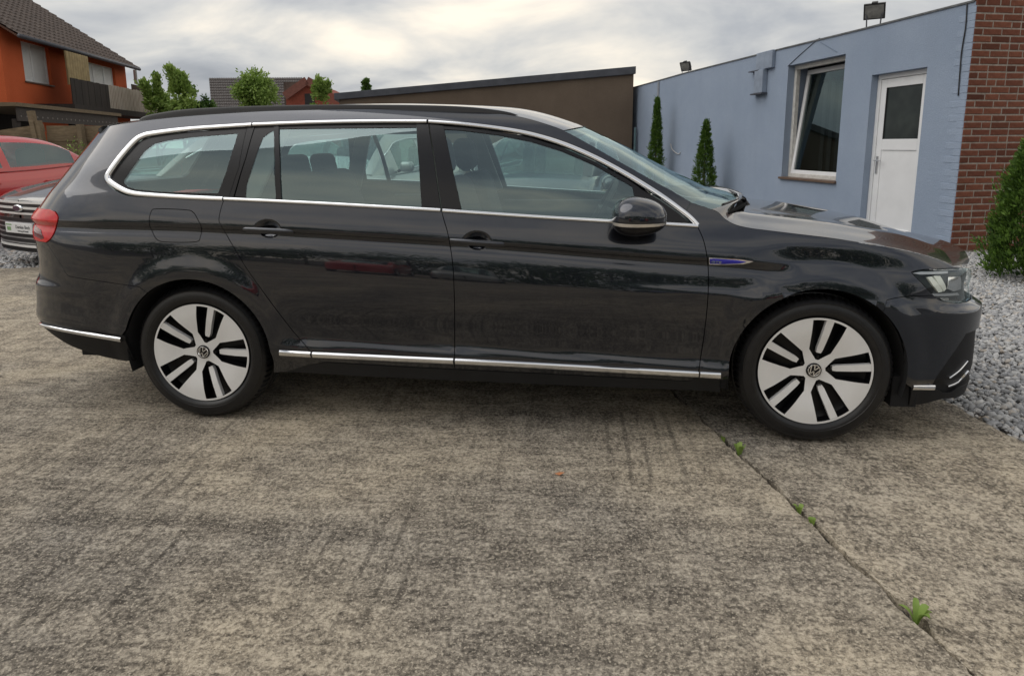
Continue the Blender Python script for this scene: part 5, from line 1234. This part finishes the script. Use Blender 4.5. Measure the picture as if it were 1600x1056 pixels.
redh = dict(hatch, dlo=(1.7, 3.80), rearglass=False)
hF = -.45*RIGHT-.89*FWD; hF[2] = 0
hF2 = -.25*RIGHT-.97*FWD; hF2[2] = 0
nF = on_ground(30, 323, .66); nF[2] = 0
parked_car('estate_car', 'dark brown-grey car with chrome-barred grille and white dealer plate on gravel', 'car', nF, hF, estate, P_ford, front=True)
step = np.array([RIGHT[0], RIGHT[1], 0])*2.62-np.array([FWD[0], FWD[1], 0])*.15
parked_car('estate_car', 'pale silver estate car seen through the rear door glass of the grey estate', 'car', nF+step, hF2, estate, P_sil)
parked_car('hatchback_car', 'dark small car seen through the front door glass of the grey estate', 'car', nF+step*2.0, hF2, hatch, P_dk)
flat = lambda r_, f_: np.array([CAM[0], CAM[1], 0])+r_*np.array([RIGHT[0], RIGHT[1], 0])+f_*np.array([FWD[0], FWD[1], 0])
hR = -.18*RIGHT-.98*FWD; hR[2] = 0
parked_car('hatchback_car', 'red hatchback with sloping tailgate parked before the plank fence', 'car', flat(-8.27, 6.95), hR, redh, P_red, chrome=False)
# cars across the yard, behind the photographer: seen mirrored in the grey car's doors
for x, hd, sp_, pm, lb in ((-3.6, (.1, 1), hatch, P_red, 'red car across the yard mirrored in the rear door'), (-.9, (.1, 1), estate, P_sil, 'silver car across the yard mirrored in the doors'), (4.6, (.05, 1), estate, P_blue, 'blue estate across the yard mirrored in the front wing'), (7.4, (.0, 1), hatch, P_red, 'red hatchback across the yard mirrored beside the blue estate')):
    parked_car('parked_car', lb, 'car', (x, -13.5), hd, sp_, pm, chrome=False)
# ------------------------------------------------------------------ vegetation
def leafmat(name, a, b, trans=0.35):
    t = NT(name); at = t.n('ShaderNodeAttribute', attribute_name='tone')
    c = t.ramp(at.outputs['Fac'], [(0.0, a), (1.0, b)])
    t.set(Base_Color=c, Roughness=0.55, Specular_IOR_Level=0.35)
    tl = t.n('ShaderNodeBsdfTranslucent'); t.l(c, tl.inputs[0]); mx = t.n('ShaderNodeMixShader'); mx.inputs[0].default_value = trans
    t.l(t.b.outputs[0], mx.inputs[1]); t.l(tl.outputs[0], mx.inputs[2]); t.l(mx.outputs[0], t.out.inputs[0]); return t.m
M_leaf = leafmat('fresh_green_leaf', (0.15, 0.25, 0.045), (0.36, 0.49, 0.13)); M_leafd = leafmat('green_leaf', (0.055, 0.12, 0.022), (0.14, 0.24, 0.055))
M_thuja = leafmat('conifer_spray', (0.030, 0.075, 0.012), (0.135, 0.235, 0.035), 0.2)
M_bark = simple('bark', (0.10, 0.078, 0.058), 0.9, var=0.3, scale=25, bump=0.6, bscale=40)
def leaves(name, P, D, size, mat, parent, seed, narrow=0.5, tone=None):
    """one pointed leaf (four-sided) at each P, its tip along D"""
    r = np.random.RandomState(seed); n = len(P); D = D/(np.linalg.norm(D, axis=1)[:, None]+1e-9)
    q = r.randn(n, 3); B = np.cross(D, q); B /= np.linalg.norm(B, axis=1)[:, None]+1e-9; s = (size*(0.6+0.8*r.rand(n)))[:, None]
    Nn = np.cross(D, B)
    V = np.stack([P, P+D*s*.5+B*s*narrow*.5+Nn*s*.08, P+D*s, P+D*s*.5-B*s*narrow*.5+Nn*s*.08], 1)-np.array(wloc(parent))
    me = bpy.data.meshes.new(name); me.vertices.add(n*4); me.vertices.foreach_set('co', V.reshape(-1)); me.loops.add(n*4); me.loops.foreach_set('vertex_index', np.arange(n*4, dtype=np.int32))
    me.polygons.add(n); me.polygons.foreach_set('loop_start', np.arange(n, dtype=np.int32)*4); me.update(calc_edges=True); me.materials.append(mat)
    tn = tone if tone is not None else r.rand(n); at = me.attributes.new('tone', 'FLOAT', 'POINT'); at.data.foreach_set('value', np.repeat(tn, 4).astype(np.float32))
    o = bpy.data.objects.new(name, me); COL.objects.link(o); o.parent = parent; return o
def conifer(base, H, R, n, label, seed, lean=(0, 0), group=None):
    r = np.random.RandomState(seed); root = empty('thuja', base, label, 'conifer', group); base = np.array(base)
    mb = MB(); mb.tube([base-EZ*.05, base+EZ*H*.5, base+EZ*H*.93], [.035, .02, .006], 7); mb.build('trunk', M_bark, root, True)
    # sprays: fans of small scales on upswept twigs
    m_ = n//14; t = r.rand(m_)**.85; z = .02+t*.985; prof = np.interp(z, [0, .08, .25, .45, .7, .88, 1.0], [.72, .96, 1.0, .76, .44, .21, .02]); ang = r.rand(m_)*6.283
    lump = 1+.09*np.sin(ang*3+z*11)+.08*np.sin(ang*5-z*23)+.06*r.randn(m_)
    rad = R*prof*lump*np.sqrt(.35+.65*r.rand(m_)); C = base+np.stack([rad*np.cos(ang)+lean[0]*z*H, rad*np.sin(ang)+lean[1]*z*H, z*H], 1)
    out = np.stack([np.cos(ang), np.sin(ang), .9+.9*r.rand(m_)], 1); P = np.repeat(C, 14, 0)+r.randn(m_*14, 3)*.018*(H/1.7)**.5; D = np.repeat(out, 14, 0)+r.randn(m_*14, 3)*.55
    tone = np.clip(np.repeat(.35+.5*(rad/(R*prof+1e-6)-.6)+.22*r.randn(m_), 14)+.12*r.randn(m_*14), 0, 1)
    leaves('crown', P, D, .040*(H/1.7)**.4, M_thuja, root, seed, .38, tone); return root
def g_on(px, py): return on_ground(px, py)
cb = on_ground(1617, 434); cb[2] = -.04
conifer(cb, 1.86, .44, 42000, 'large bushy thuja in front of the brick wall', 41)
conifer(Y(-.5, 5.80, -.04), 1.76, .25, 14000, 'medium thuja by the blue wall left of the window', 42)
conifer(Y(-.42, 8.75, -.04), 2.38, .20, 14000, 'slender thuja beside the grey joint strip on the blue wall', 43)
def tree(base, H, rx, rz, zc, nleaf, size, mat, label, seed, nb=9, group=None, name='tree', sparse=0.0, spikes=0):
    r = np.random.RandomState(seed); base = np.array(base, float); root = empty(name, base, label, 'tree' if name == 'tree' else 'shrub', group)
    mb = MB(); top = base+np.array([r.randn()*.15, r.randn()*.15, H*.72]); tr = H*.018+.03
    mb.tube(catmull([base-EZ*.1, base+EZ*H*.3+r.randn(3)*.06, top], 5), np.linspace(tr, tr*.25, 11), 8); mb.build('trunk', M_bark, root, True)
    ends = []
    for i in range(nb):
        t = .25+.6*i/nb; a = i*2.4+r.rand(); p0 = base+(top-base)*t; d = np.array([math.cos(a)*rx*.75, math.sin(a)*rx*.75, rz*(.2+.6*r.rand())]); e_ = p0+d
        mb = MB(); mb.tube(catmull([p0, p0+d*.5+EZ*.1, e_], 4), np.linspace(tr*.45, .008, 9), 6); mb.build('limb', M_bark, root, True); ends.append(e_)
    cen = base+EZ*zc; m_ = max(20, int(nleaf/70))
    # clumps spread over an uneven crown
    v = r.randn(m_, 3); v /= np.linalg.norm(v, axis=1)[:, None]; lum = 1+.22*np.sin(v[:, 0]*5+seed)*np.cos(v[:, 1]*4)+.18*np.sin(v[:, 2]*7+seed*2)
    C = cen+v*np.array([rx, rx, rz])*(lum*(.45+.6*r.rand(m_)**.6))[:, None]
    if spikes:
        for i in range(spikes):
            a = r.rand()*6.28; b0_ = cen+np.array([math.cos(a)*rx*.6*r.rand(), math.sin(a)*rx*.6*r.rand(), rz*.5]); kk = 14; q = np.linspace(0, 1, kk)[:, None]
            C = np.concatenate([C, b0_+q*np.array([r.randn()*.2, r.randn()*.2, rz*(.5+.6*r.rand())])])
    k = 70; cs_ = rx*.17; P = np.repeat(C, k, 0)+r.randn(len(C)*k, 3)*cs_*(0.6+.8*np.repeat(r.rand(len(C)), k)[:, None]); D = P-cen+r.randn(len(P), 3)*rx*.9-EZ*rx*.2
    tone = np.clip(np.repeat(.5+.26*r.randn(len(C)), k)+.15*r.randn(len(P)), 0, 1)
    leaves('crown', P, D, size, mat, root, seed+1, .55, tone); return root
def far(px, depth): return CAM+(RIGHT*(px-CX)/F_PX+FWD)*depth
def far_base(px, depth): p = far(px, depth); return np.array([p[0], p[1], 0.0])
def z_at(px, py, depth): d = FWD*F_PX+RIGHT*(px-CX)-UP*(py-CYP); return float(CAM[2]+d[2]/F_PX*depth)
GT = 'trees beyond the yard'
def ptree(px, top, bot, wpx, depth, n, mat, label, seed, **kw):
    zt_, zb_ = z_at(px, top, depth), z_at(px, bot, depth); rx = wpx/2*depth/F_PX; rz = max((zt_-zb_)/2, .8)
    return tree(far_base(px, depth), zt_, rx, rz*.92, (zt_+zb_)/2, n, kw.pop('size', .13), mat, label, seed, group=GT, **kw)
ptree(418, 121, 178, 47, 30, 9000, M_leaf, 'round light green tree in front of the tiled house roof', 51)
ptree(306, 128, 190, 34, 26, 2600, M_leaf, 'loose pale green tree with tall upright shoots beside the balcony', 52, spikes=4)
ptree(268, 148, 195, 30, 27, 3000, M_leaf, 'low light green tree growing next to the picket railing', 53, spikes=2)
ptree(336, 158, 195, 36, 27, 2400, M_leafd, 'small green tree between the shoots and the tiled roof', 54)
ptree(515, 142, 175, 26, 34, 1500, M_leaf, 'thin young tree beside the small red brick gable', 55, spikes=2)
ptree(583, 134, 150, 9, 46, 500, M_leafd, 'distant treetop peeking over the brown outbuilding roof', 56, size=.2)
# weeds behind the red car, at the fence
def shrub(base, h, r_, n, label, seed, mat=M_leaf, size=.06, group=None):
    base = np.array(base, float); root = empty('weed_shrub', base, label, 'shrub', group); r = np.random.RandomState(seed); P = []; D = []
    for i in range(9):
        a = r.rand()*6.28; tip = base+np.array([math.cos(a)*r_*r.rand(), math.sin(a)*r_*r.rand(), h*(.55+.45*r.rand())]); st = base+r.randn(3)*.04*np.array([1, 1, 0])
        mb = MB(); pth = catmull([st, (st+tip)/2+r.randn(3)*.03, tip], 5); mb.tube(pth, np.linspace(.008, .003, len(pth)), 5); mb.build('stem', M_leafd, root, True)
        q = pth[(r.rand(n//9)**.7*(len(pth)-1)).astype(int)]; P.append(q+r.randn(len(q), 3)*.05); D.append(r.randn(len(q), 3)+np.array([0, 0, .3]))
    leaves('foliage', np.concatenate(P), np.concatenate(D), size, mat, root, seed, .5); return root
fb = wall_b(132, 240, 9.6); shrub(Y(fb[0], 9.55, 0), 1.55, .45, 700, 'leafy weed climbing the plank fence behind the red car', 61)
fb = wall_b(118, 270, 9.3); shrub(Y(fb[0], 9.45, 0), 1.0, .5, 700, 'low green weed growing at the foot of the fence', 62)
# weeds in the slab joint
def weed(b, n, h, label, seed, da=0.0):
    base = Y(A_J+da, b, -.03); root = empty('weed', base, label, 'weed', 'weeds in the slab joint'); r = np.random.RandomState(seed)
    for i in range(n):
        a = r.rand()*6.28; sp_ = h*(.5+.7*r.rand()); L_ = h*(.8+.6*r.rand()); w_ = .006+.008*r.rand(); dirr = np.array([math.cos(a), math.sin(a), 0]); sd_ = np.array([-math.sin(a), math.cos(a), 0])
        pts = [base+dirr*sp_*t+EZ*(.03*min(1, t*4)+L_*math.sin(t*2.0)*.8) for t in np.linspace(0, 1, 6)]; ww = [.25, .8, 1, .9, .6, .05]
        V = [p+sd_*w_*k*s+EZ*(.003*abs(s)) for p, k in zip(pts, ww) for s in (-1, 0, 1)]
        Fc = [(j*3+q, j*3+q+1, j*3+4+q, j*3+3+q) for j in range(5) for q in (0, 1)]
        o = mesh_obj('leaf', V, Fc, M_leaf, root, True); at = o.data.attributes.new('tone', 'FLOAT', 'POINT'); at.data.foreach_set('value', np.full(len(V), .3+.6*r.rand(), np.float32))
def joint_b(px, py): return to_y(on_ground(px, py))[1]
weed(joint_b(1166, 707), 6, .038, 'small green weed in the slab joint beside the front wheel', 71, .006)
weed(joint_b(1246, 798), 4, .020, 'tiny weed tuft halfway along the slab joint', 72)
weed(joint_b(1262, 817), 3, .016, 'low weed tuft just past the halfway tuft in the joint', 73)
weed(joint_b(1436, 968), 6, .040, 'largest weed with long leaves at the near end of the joint', 74)
weed(joint_b(1140, 686), 3, .014, 'tiny moss-like weed in the joint close under the sill', 75)
lf0 = on_ground(874, 742); mb = MB(); mb.add([lf0+np.array(q) for q in ((-.02, 0, .006), (0, -.009, .004), (.022, .002, .012), (.002, .010, .009))], [(0, 1, 2, 3)])
tag(mb.build('fallen_leaf', simple('orange_leaf', (0.42, 0.17, 0.07), 0.7)), 'small orange fallen leaf lying on the concrete', 'leaf')
# dirt and moss filling the joint
jm = []; rj = np.random.RandomState(8)
bj = np.arange(-9, B_BACK, .012); Pj = np.array([Y(A_J+rj.uniform(-.010, .014), b_+rj.uniform(-.01, .01), -.034+.010*rj.rand()) for b_ in np.repeat(bj, 2)])
me_m = gravel('joint_dirt', Pj, .009, 'dark crumbs of soil filling the joint between slabs', 9); me_m.data.materials.clear(); me_m.data.materials.append(M_earth); me_m['category'] = 'soil'
# row of trees behind the photographer, mirrored in the doors
for i, x in enumerate(np.arange(-34, 40, 5.6)):
    tree((x+rnd.uniform(-1, 1), -31+rnd.uniform(-2, 2), 0), 6.6+rnd.uniform(-1, 1.2), 3.1, 2.9, 3.5, 3000, .38, M_leafd, 'broad green tree in the row across the yard mirrored in the doors', 200+i, nb=5, group='tree row mirrored in the car doors')
# ------------------------------------------------------------------ orange house on the left
AH = -18.33; HB0, HB1 = 15.82, 24.4; ez = 4.86; ov = .55; RB1 = float(wall_a(219, 104, AH+ov)[1]); pv_ = wall_b(45, 0, RB1); slope = float((pv_[2]-(ez-.30))/(AH+ov-pv_[0]))
ho = empty('orange_house', Y(AH-3, 20, 0), 'orange rendered two-storey house with brown tiled roof and balcony', 'house')
w1 = [(16.60, 3.34), (18.22, 3.34), (18.22, 4.58), (16.60, 4.58)]; w2 = [(20.7, 2.95), (23.3, 2.95), (23.3, 4.46), (20.7, 4.46)]
mb = MB(); slab_with_holes(mb, [(HB0, -.1), (HB1, -.1), (HB1, 4.88), (HB0, 4.88)], [w1, w2], C0+E1*AH, E2, EZ, E1, -.35, 0.0); mb.build('wall', M_orange, ho)
mb = MB(); ridge = 9.0; dep = 9.5
mb.extrude([(AH-dep, -.1), (AH-.0, -.1), (AH-.0, 4.90), (AH-dep/2, 4.9+dep/2*slope), (AH-dep, 4.9)], Y(0, HB0), E1, EZ, -E2, -.01, .35); mb.build('gable_wall', M_orange, ho)
mb = MB(); mb.extrude([(AH-dep, -.1), (AH-.36, -.1), (AH-.36, 4.88), (AH-dep/2, 4.9+dep/2*slope-.2), (AH-dep, 4.88)], Y(0, HB1), E1, EZ, -E2, .0, .35); mb.build('gable_wall', M_orange, ho)
for i, w in enumerate((w1, w2)):
    b0, b1, z0, z1 = w[0][0], w[1][0], w[0][1], w[2][1]; wd_ = empty('window'); wd_.parent = ho; wd_.location = Vector(Y(AH-.2, (b0+b1)/2, z0))-ho.location
    mb = MB(); f_ = .06
    for q in ((b0, b1, z0, z0+f_), (b0, b1, z1-f_, z1), (b0, b0+f_, z0+f_, z1-f_), (b1-f_, b1, z0+f_, z1-f_)): mb.box(C0+E1*AH, E1, E2, EZ, -.17, -.10, *q)
    mb.build('frame', M_white, wd_)
    mul = (b0+.42*(b1-b0),) if i == 0 else (b0+.33*(b1-b0), b0+.68*(b1-b0))
    for q in mul: mb = MB(); mb.box(C0+E1*AH, E1, E2, EZ, -.165, -.08, q-.03, q+.03, z0+f_, z1-f_); mb.build('mullion', M_white, wd_)
    mb = MB(); n = 26
    for k in range(n):
        za = z0+f_+(z1-z0-2*f_)*k/n; zb2 = z0+f_+(z1-z0-2*f_)*(k+1)/n; mb.box(C0+E1*AH, E1, E2, EZ, -.155, -.125, b0+f_, b1-f_, za, zb2-.010)
    mb.box(C0+E1*AH, E1, E2, EZ, -.17, -.156, b0+f_, b1-f_, z0+f_, z1-f_)
    tag(mb.build('blind', simple('pale_blind_%d' % i, (0.84, 0.85, 0.84), 0.6, var=0.04), wd_), kind='stuff')
    mb = MB(); mb.box(C0+E1*AH, E1, E2, EZ, -.10, .05, b0-.05, b1+.05, z0-.04, z0); mb.build('sill', M_sill, wd_)
mb = MB(); mb.box(C0+E1*AH, E1, E2, EZ, -.002, .05, HB0, 19.5, 2.52, 2.64); mb.build('string_course', simple('pale_orange_band', (0.50, 0.17, 0.085), 0.9), ho)
# tiled roof: eave to ridge, courses stepped, tiles rolled
rb0, rb1 = HB0-.42, RB1
mb = MB(); nb_ = int((rb1-rb0)/.30); run = dep/2+ov; nc = 19; V = []; Fc = []
sub = 4; cols = nb_*sub+1
for c in range(nc):
    for e_ in (0, 1):
        ra = run*(c+e_)/nc; 
        for j in range(cols):
            b_ = rb0+(rb1-rb0)*j/(cols-1); roll = .028*math.cos(2*math.pi*j/sub); zz = ez-.30+ra*slope+roll+(.045 if e_ == 0 else .0)
            V.append(Y(AH+ov-ra, b_, zz))
    i0 = c*2*cols; Fc += [(i0+j, i0+j+1, i0+cols+j+1, i0+cols+j) for j in range(cols-1)]
    if c: p0 = (c*2-1)*cols; Fc += [(p0+j, p0+j+1, i0+j+1, i0+j) for j in range(cols-1)]
mb.add(V, Fc); o = mb.build('roof_tiles', M_tile, ho); tag(o, kind='stuff')
mb = MB(); mb.extrude([(AH+ov, ez-.36), (AH-dep/2, ez-.36+run*slope), (AH-dep-ov, ez-.36), (AH-dep-ov, ez-.30), (AH-dep/2, ez-.30+run*slope), (AH+ov, ez-.30)][::-1], Y(0, rb0), E1, EZ, E2, 0.0, rb1-rb0); mb.build('roof_deck', simple('eave_boards', (0.10, 0.045, 0.028), 0.8), ho)
mb = MB(); gp = [Y(AH+ov+.07, rb0-.05, ez-.33), Y(AH+ov+.07, rb1-.3, ez-.33)]; mb.tube(gp, .065, 12); mb.build('gutter', M_slate, ho, True)
mb = MB(); mb.beam(Y(AH+.1, HB1+.75, 4.0), Y(AH+.1, HB1+.75, 4.60), .10, .10); mb.build('roof_post', simple('grey_post', (0.30, 0.29, 0.27), 0.8), ho)
# balcony in front of the wall
AB = AH+1.15; bf = lambda px, py: wall_a(px, py, AB)
bL = bf(109, 125)[1]; bM = bf(167, 130)[1]; bR = bf(248, 150)[1]; zB0 = bf(165, 168)[2]
ba = empty('balcony', Y(AH+.6, (bL+bR)/2, zB0), 'wooden balcony with dark plank screen and flaking white pickets', 'balcony')
mb = MB(); mb.box(C0, E1, E2, EZ, AH-.02, AB+.06, bL, bR, zB0-.22, zB0-.02); mb.build('deck', M_darkw, ba)
zt1 = bf(140, 128)[2]; nb2 = 12; wpl = (bM-bL)/nb2
for k in range(nb2): mb = MB(); mb.box(C0, E1, E2, EZ, AB, AB+.03+.006*(k % 2), bL+k*wpl+.004, bL+(k+1)*wpl-.004, zB0-.05, zt1+rnd.uniform(-.01, .01)); mb.build('plank', M_darkw, ba)
mb = MB(); npk = 38; wpk = (bR-bM)/npk; zt2 = bf(205, 140)[2]
for k in range(npk): mb.box(C0, E1, E2, EZ, AB+.01, AB+.035, bM+k*wpk+.03, bM+(k+1)*wpk-.03, zB0-.04, zt2+rnd.uniform(-.02, .02))
tag(mb.build('picket_row', M_picket, ba), kind='stuff')
for zz in (zB0+.08, zt2-.12): mb = MB(); mb.beam(Y(AB-.02, bM, zz), Y(AB-.02, bR, zz), .05, .09); mb.build('rail', M_picket, ba)
sL, sR = wall_a(192, 120, AB)[1], wall_a(222, 130, AB)[1]; zs1, zs0 = wall_a(195, 112, AB)[2], wall_a(222, 144, AB)[2]
for k in range(10): mb = MB(); w_ = (sR-sL)/10; mb.box(C0, E1, E2, EZ, AH+.35, AH+.38+.005*(k % 2), HB1-.5+k*.22+.004, HB1-.5+(k+1)*.22-.004, zB0, zs1-.25); mb.build('screen_plank', M_brownw, ba)
# yellowed corrugated screen
c0b, c1b = wall_a(101, 90, AH+.75)[1], wall_a(136, 100, AH+.75)[1]; cz1, cz0 = wall_a(118, 84, AH+.75)[2], zt1-.15
mb = MB(); n = 73; V = [Y(AH+.75+.045*math.cos(2*math.pi*i/8), c0b+(c1b-c0b)*i/(n-1), z) for z in (cz0, cz1) for i in range(n)]; mb.add(V, [(i, i+1, n+i+1, n+i) for i in range(n-1)]); mb.build('corrugated_screen', M_corr, ba, True)
# low lean-to with dark fascia in front of the house
AS = -15.6; sf = lambda px, py: wall_a(px, py, AS)
s0, s1 = sf(26, 170), sf(184, 187); zz1, zz0 = sf(60, 170)[2], sf(60, 191)[2]
sh_ = empty('lean_to', Y(AS-1, (s0[1]+s1[1])/2, 0), 'dark timber lean-to with carved fascia below the orange house', 'shed')
mb = MB(); mb.box(C0, E1, E2, EZ, AS-.03, AS, s0[1], s1[1], zz0, zz1); mb.build('fascia', M_grey_w, sh_)
mb = MB(); mb.box(C0, E1, E2, EZ, AS-2.6, AS+.08, s0[1]-.1, s1[1]+.1, zz1, zz1+.09); mb.build('roof', M_fence, sh_)
for b_ in (s0[1]+.1, (s0[1]+s1[1])/2, s1[1]-.1): mb = MB(); mb.beam(Y(AS-.10, b_, 0), Y(AS-.10, b_, zz0+.05), .12, .12); mb.build('post', M_darkw, sh_)
mb = MB(); mb.box(C0, E1, E2, EZ, AS-2.6, AS-2.5, s0[1], s1[1], 0, zz1); mb.build('back_wall', M_darkw, sh_)
mb = MB()
for b_ in np.arange(s0[1]+.15, s1[1]-.1, .24):
    mb.lathe([(0, .004), (.022, .004), (.026, 0)], Y(AS, b_, (zz0+zz1)/2-.05), E1, 10, EZ)
tag(mb.build('fascia_rosettes', simple('pale_carving', (0.20, 0.18, 0.16), 0.8), sh_), kind='stuff')
# plank fence
fe = empty('plank_fence', Y(-14, 10, 0), 'weathered horizontal plank fence behind the red car', 'fence')
BF = 10.0; f0, f1 = wall_b(-60, 215, BF)[0], wall_b(72, 200, BF)[0]; f2 = wall_b(180, 205, BF)[0]; ft = wall_b(110, 203, BF)[2]
for k in range(11):
    z0_ = .03+k*.175; 
    if z0_+.15 > ft+.1: break
    mb = MB(); mb.beam(Y(f1, BF+.02*(k % 2), z0_+.08), Y(f2, BF+.03+.02*(k % 2), z0_+.08+rnd.uniform(-.01, .01)), .025, .178); mb.build('plank', M_fence, fe)
    mb = MB(); mb.beam(Y(f0, BF+.05+.02*(k % 2), z0_-.14), Y(f1-.05, BF+.02*(k % 2), z0_+.12), .025, .178); mb.build('plank', M_fence, fe)
for px, tilt, hh in ((63, .14, .42), (71, .13, .20), (-20, .0, .1), (128, .02, .12)):
    a_ = wall_b(px, 215, BF-.1)[0]; mb = MB(); mb.beam(Y(a_+.05, BF-.08, 0), Y(a_-tilt, BF-.08, ft+hh), .13, .11); mb.build('post', M_fence, fe)
# far roofs above the car
def far_house(pxl, pxr, pyt, pye, depth, label, wallm, roofm, seed):
    L_, R_ = far_base(pxl, depth), far_base(pxr, depth); zt_, ze = z_at((pxl+pxr)/2, pyt, depth+4.5), z_at((pxl+pxr)/2, pye, depth); d = R_-L_; Wd = np.linalg.norm(d); d /= Wd; n_ = np.array([-d[1], d[0], 0])
    if n_ @ FWD < 0: n_ = -n_
    L2, R2 = far_base(pxl, depth+4.5), far_base(pxr, depth+4.5)
    root = empty('house', (L_+R_)/2, label, 'house'); mb = MB(); mb.box(L_, d, n_, EZ, .4, Wd-.4, .5, 8.5, -.1, ze); mb.build('wall', wallm, root)
    mb = MB(); n = 40; nc = 12; V = []; Fc = []
    for c in range(nc):
        for e_ in (0, 1):
            for j in range(n*2+1): t = (c+e_)/nc; V.append(L_+d*Wd*j/(n*2)+(L2-L_)*t+((R2-L2)-(R_-L_))*(t*j/(n*2))+EZ*(ze+(zt_-ze)*t+(.06 if e_ == 0 else 0)+.03*(j % 2)))
        i0 = c*2*(n*2+1); m_ = n*2+1; Fc += [(i0+j, i0+j+1, i0+m_+j+1, i0+m_+j) for j in range(m_-1)]
        if c: p0 = (c*2-1)*m_; Fc += [(p0+j, p0+j+1, i0+j+1, i0+j) for j in range(m_-1)]
    mb.add(V, Fc); mb.add([L2+EZ*zt_, R2+EZ*zt_, R2+n_*4.5+EZ*ze, L2+n_*4.5+EZ*ze], [(0, 1, 2, 3)]); tag(mb.build('roof_tiles', roofm, root), kind='stuff'); return root
far_house(350, 489, 127, 175, 44, 'house with wide grey-brown tiled roof behind the round tree', M_redbrickfar, M_tilefar, 1)
# small red brick gable with chimney
D_ = 40; gl, gr, gm = far_base(463, D_), far_base(524, D_), far_base(497, D_); gh = empty('gabled_house', gm, 'small red brick gable house with a dark chimney', 'house')
d = gr-gl; Wd = np.linalg.norm(d); d /= Wd; n_ = np.array([-d[1], d[0], 0]); ze, zt_ = z_at(463, 155, D_), z_at(497, 133, D_)
mb = MB(); mb.extrude([(0, -.1), (Wd, -.1), (Wd, z_at(524, 147, D_)), (Wd*.56, zt_), (0, ze)], gl, d, EZ, n_, 0, 6); mb.build('wall', M_redbrickfar, gh)
mb = MB(); mb.beam(gl+EZ*(ze+.03)-n_*.2, gl+d*Wd*.56+EZ*(zt_+.07)-n_*.2, .45, .10, up=n_); mb.beam(gl+d*Wd*.56+EZ*(zt_+.07)-n_*.2, gr+EZ*(z_at(524, 147, D_)+.03)-n_*.2, .45, .10, up=n_); mb.build('verge', simple('red_brown_verge', (0.20, 0.08, 0.06), 0.8), gh)
mb = MB(); wz = z_at(497, 150, D_); mb.box(gl, d, n_, EZ, Wd*.46, Wd*.70, -.02, .05, wz-1.1, wz); mb.build('window', M_seal, gh)
mb = MB(); cx0 = float((far_base(504, D_)-gl) @ d); cx1 = float((far_base(518, D_)-gl) @ d); mb.box(gl, d, n_, EZ, cx0, cx1, .8, 1.5, ze, z_at(510, 129.5, D_)); bevel(mb.build('chimney', M_tilefar, gh), .03)
mb = MB(); mb.box(far_base(490, 42), d, n_, EZ, -1.2, 1.6, 0, .1, 1.0, z_at(492, 133, 42)); mb.build('side_roof', M_tile, gh)
bpy.context.view_layer.update()
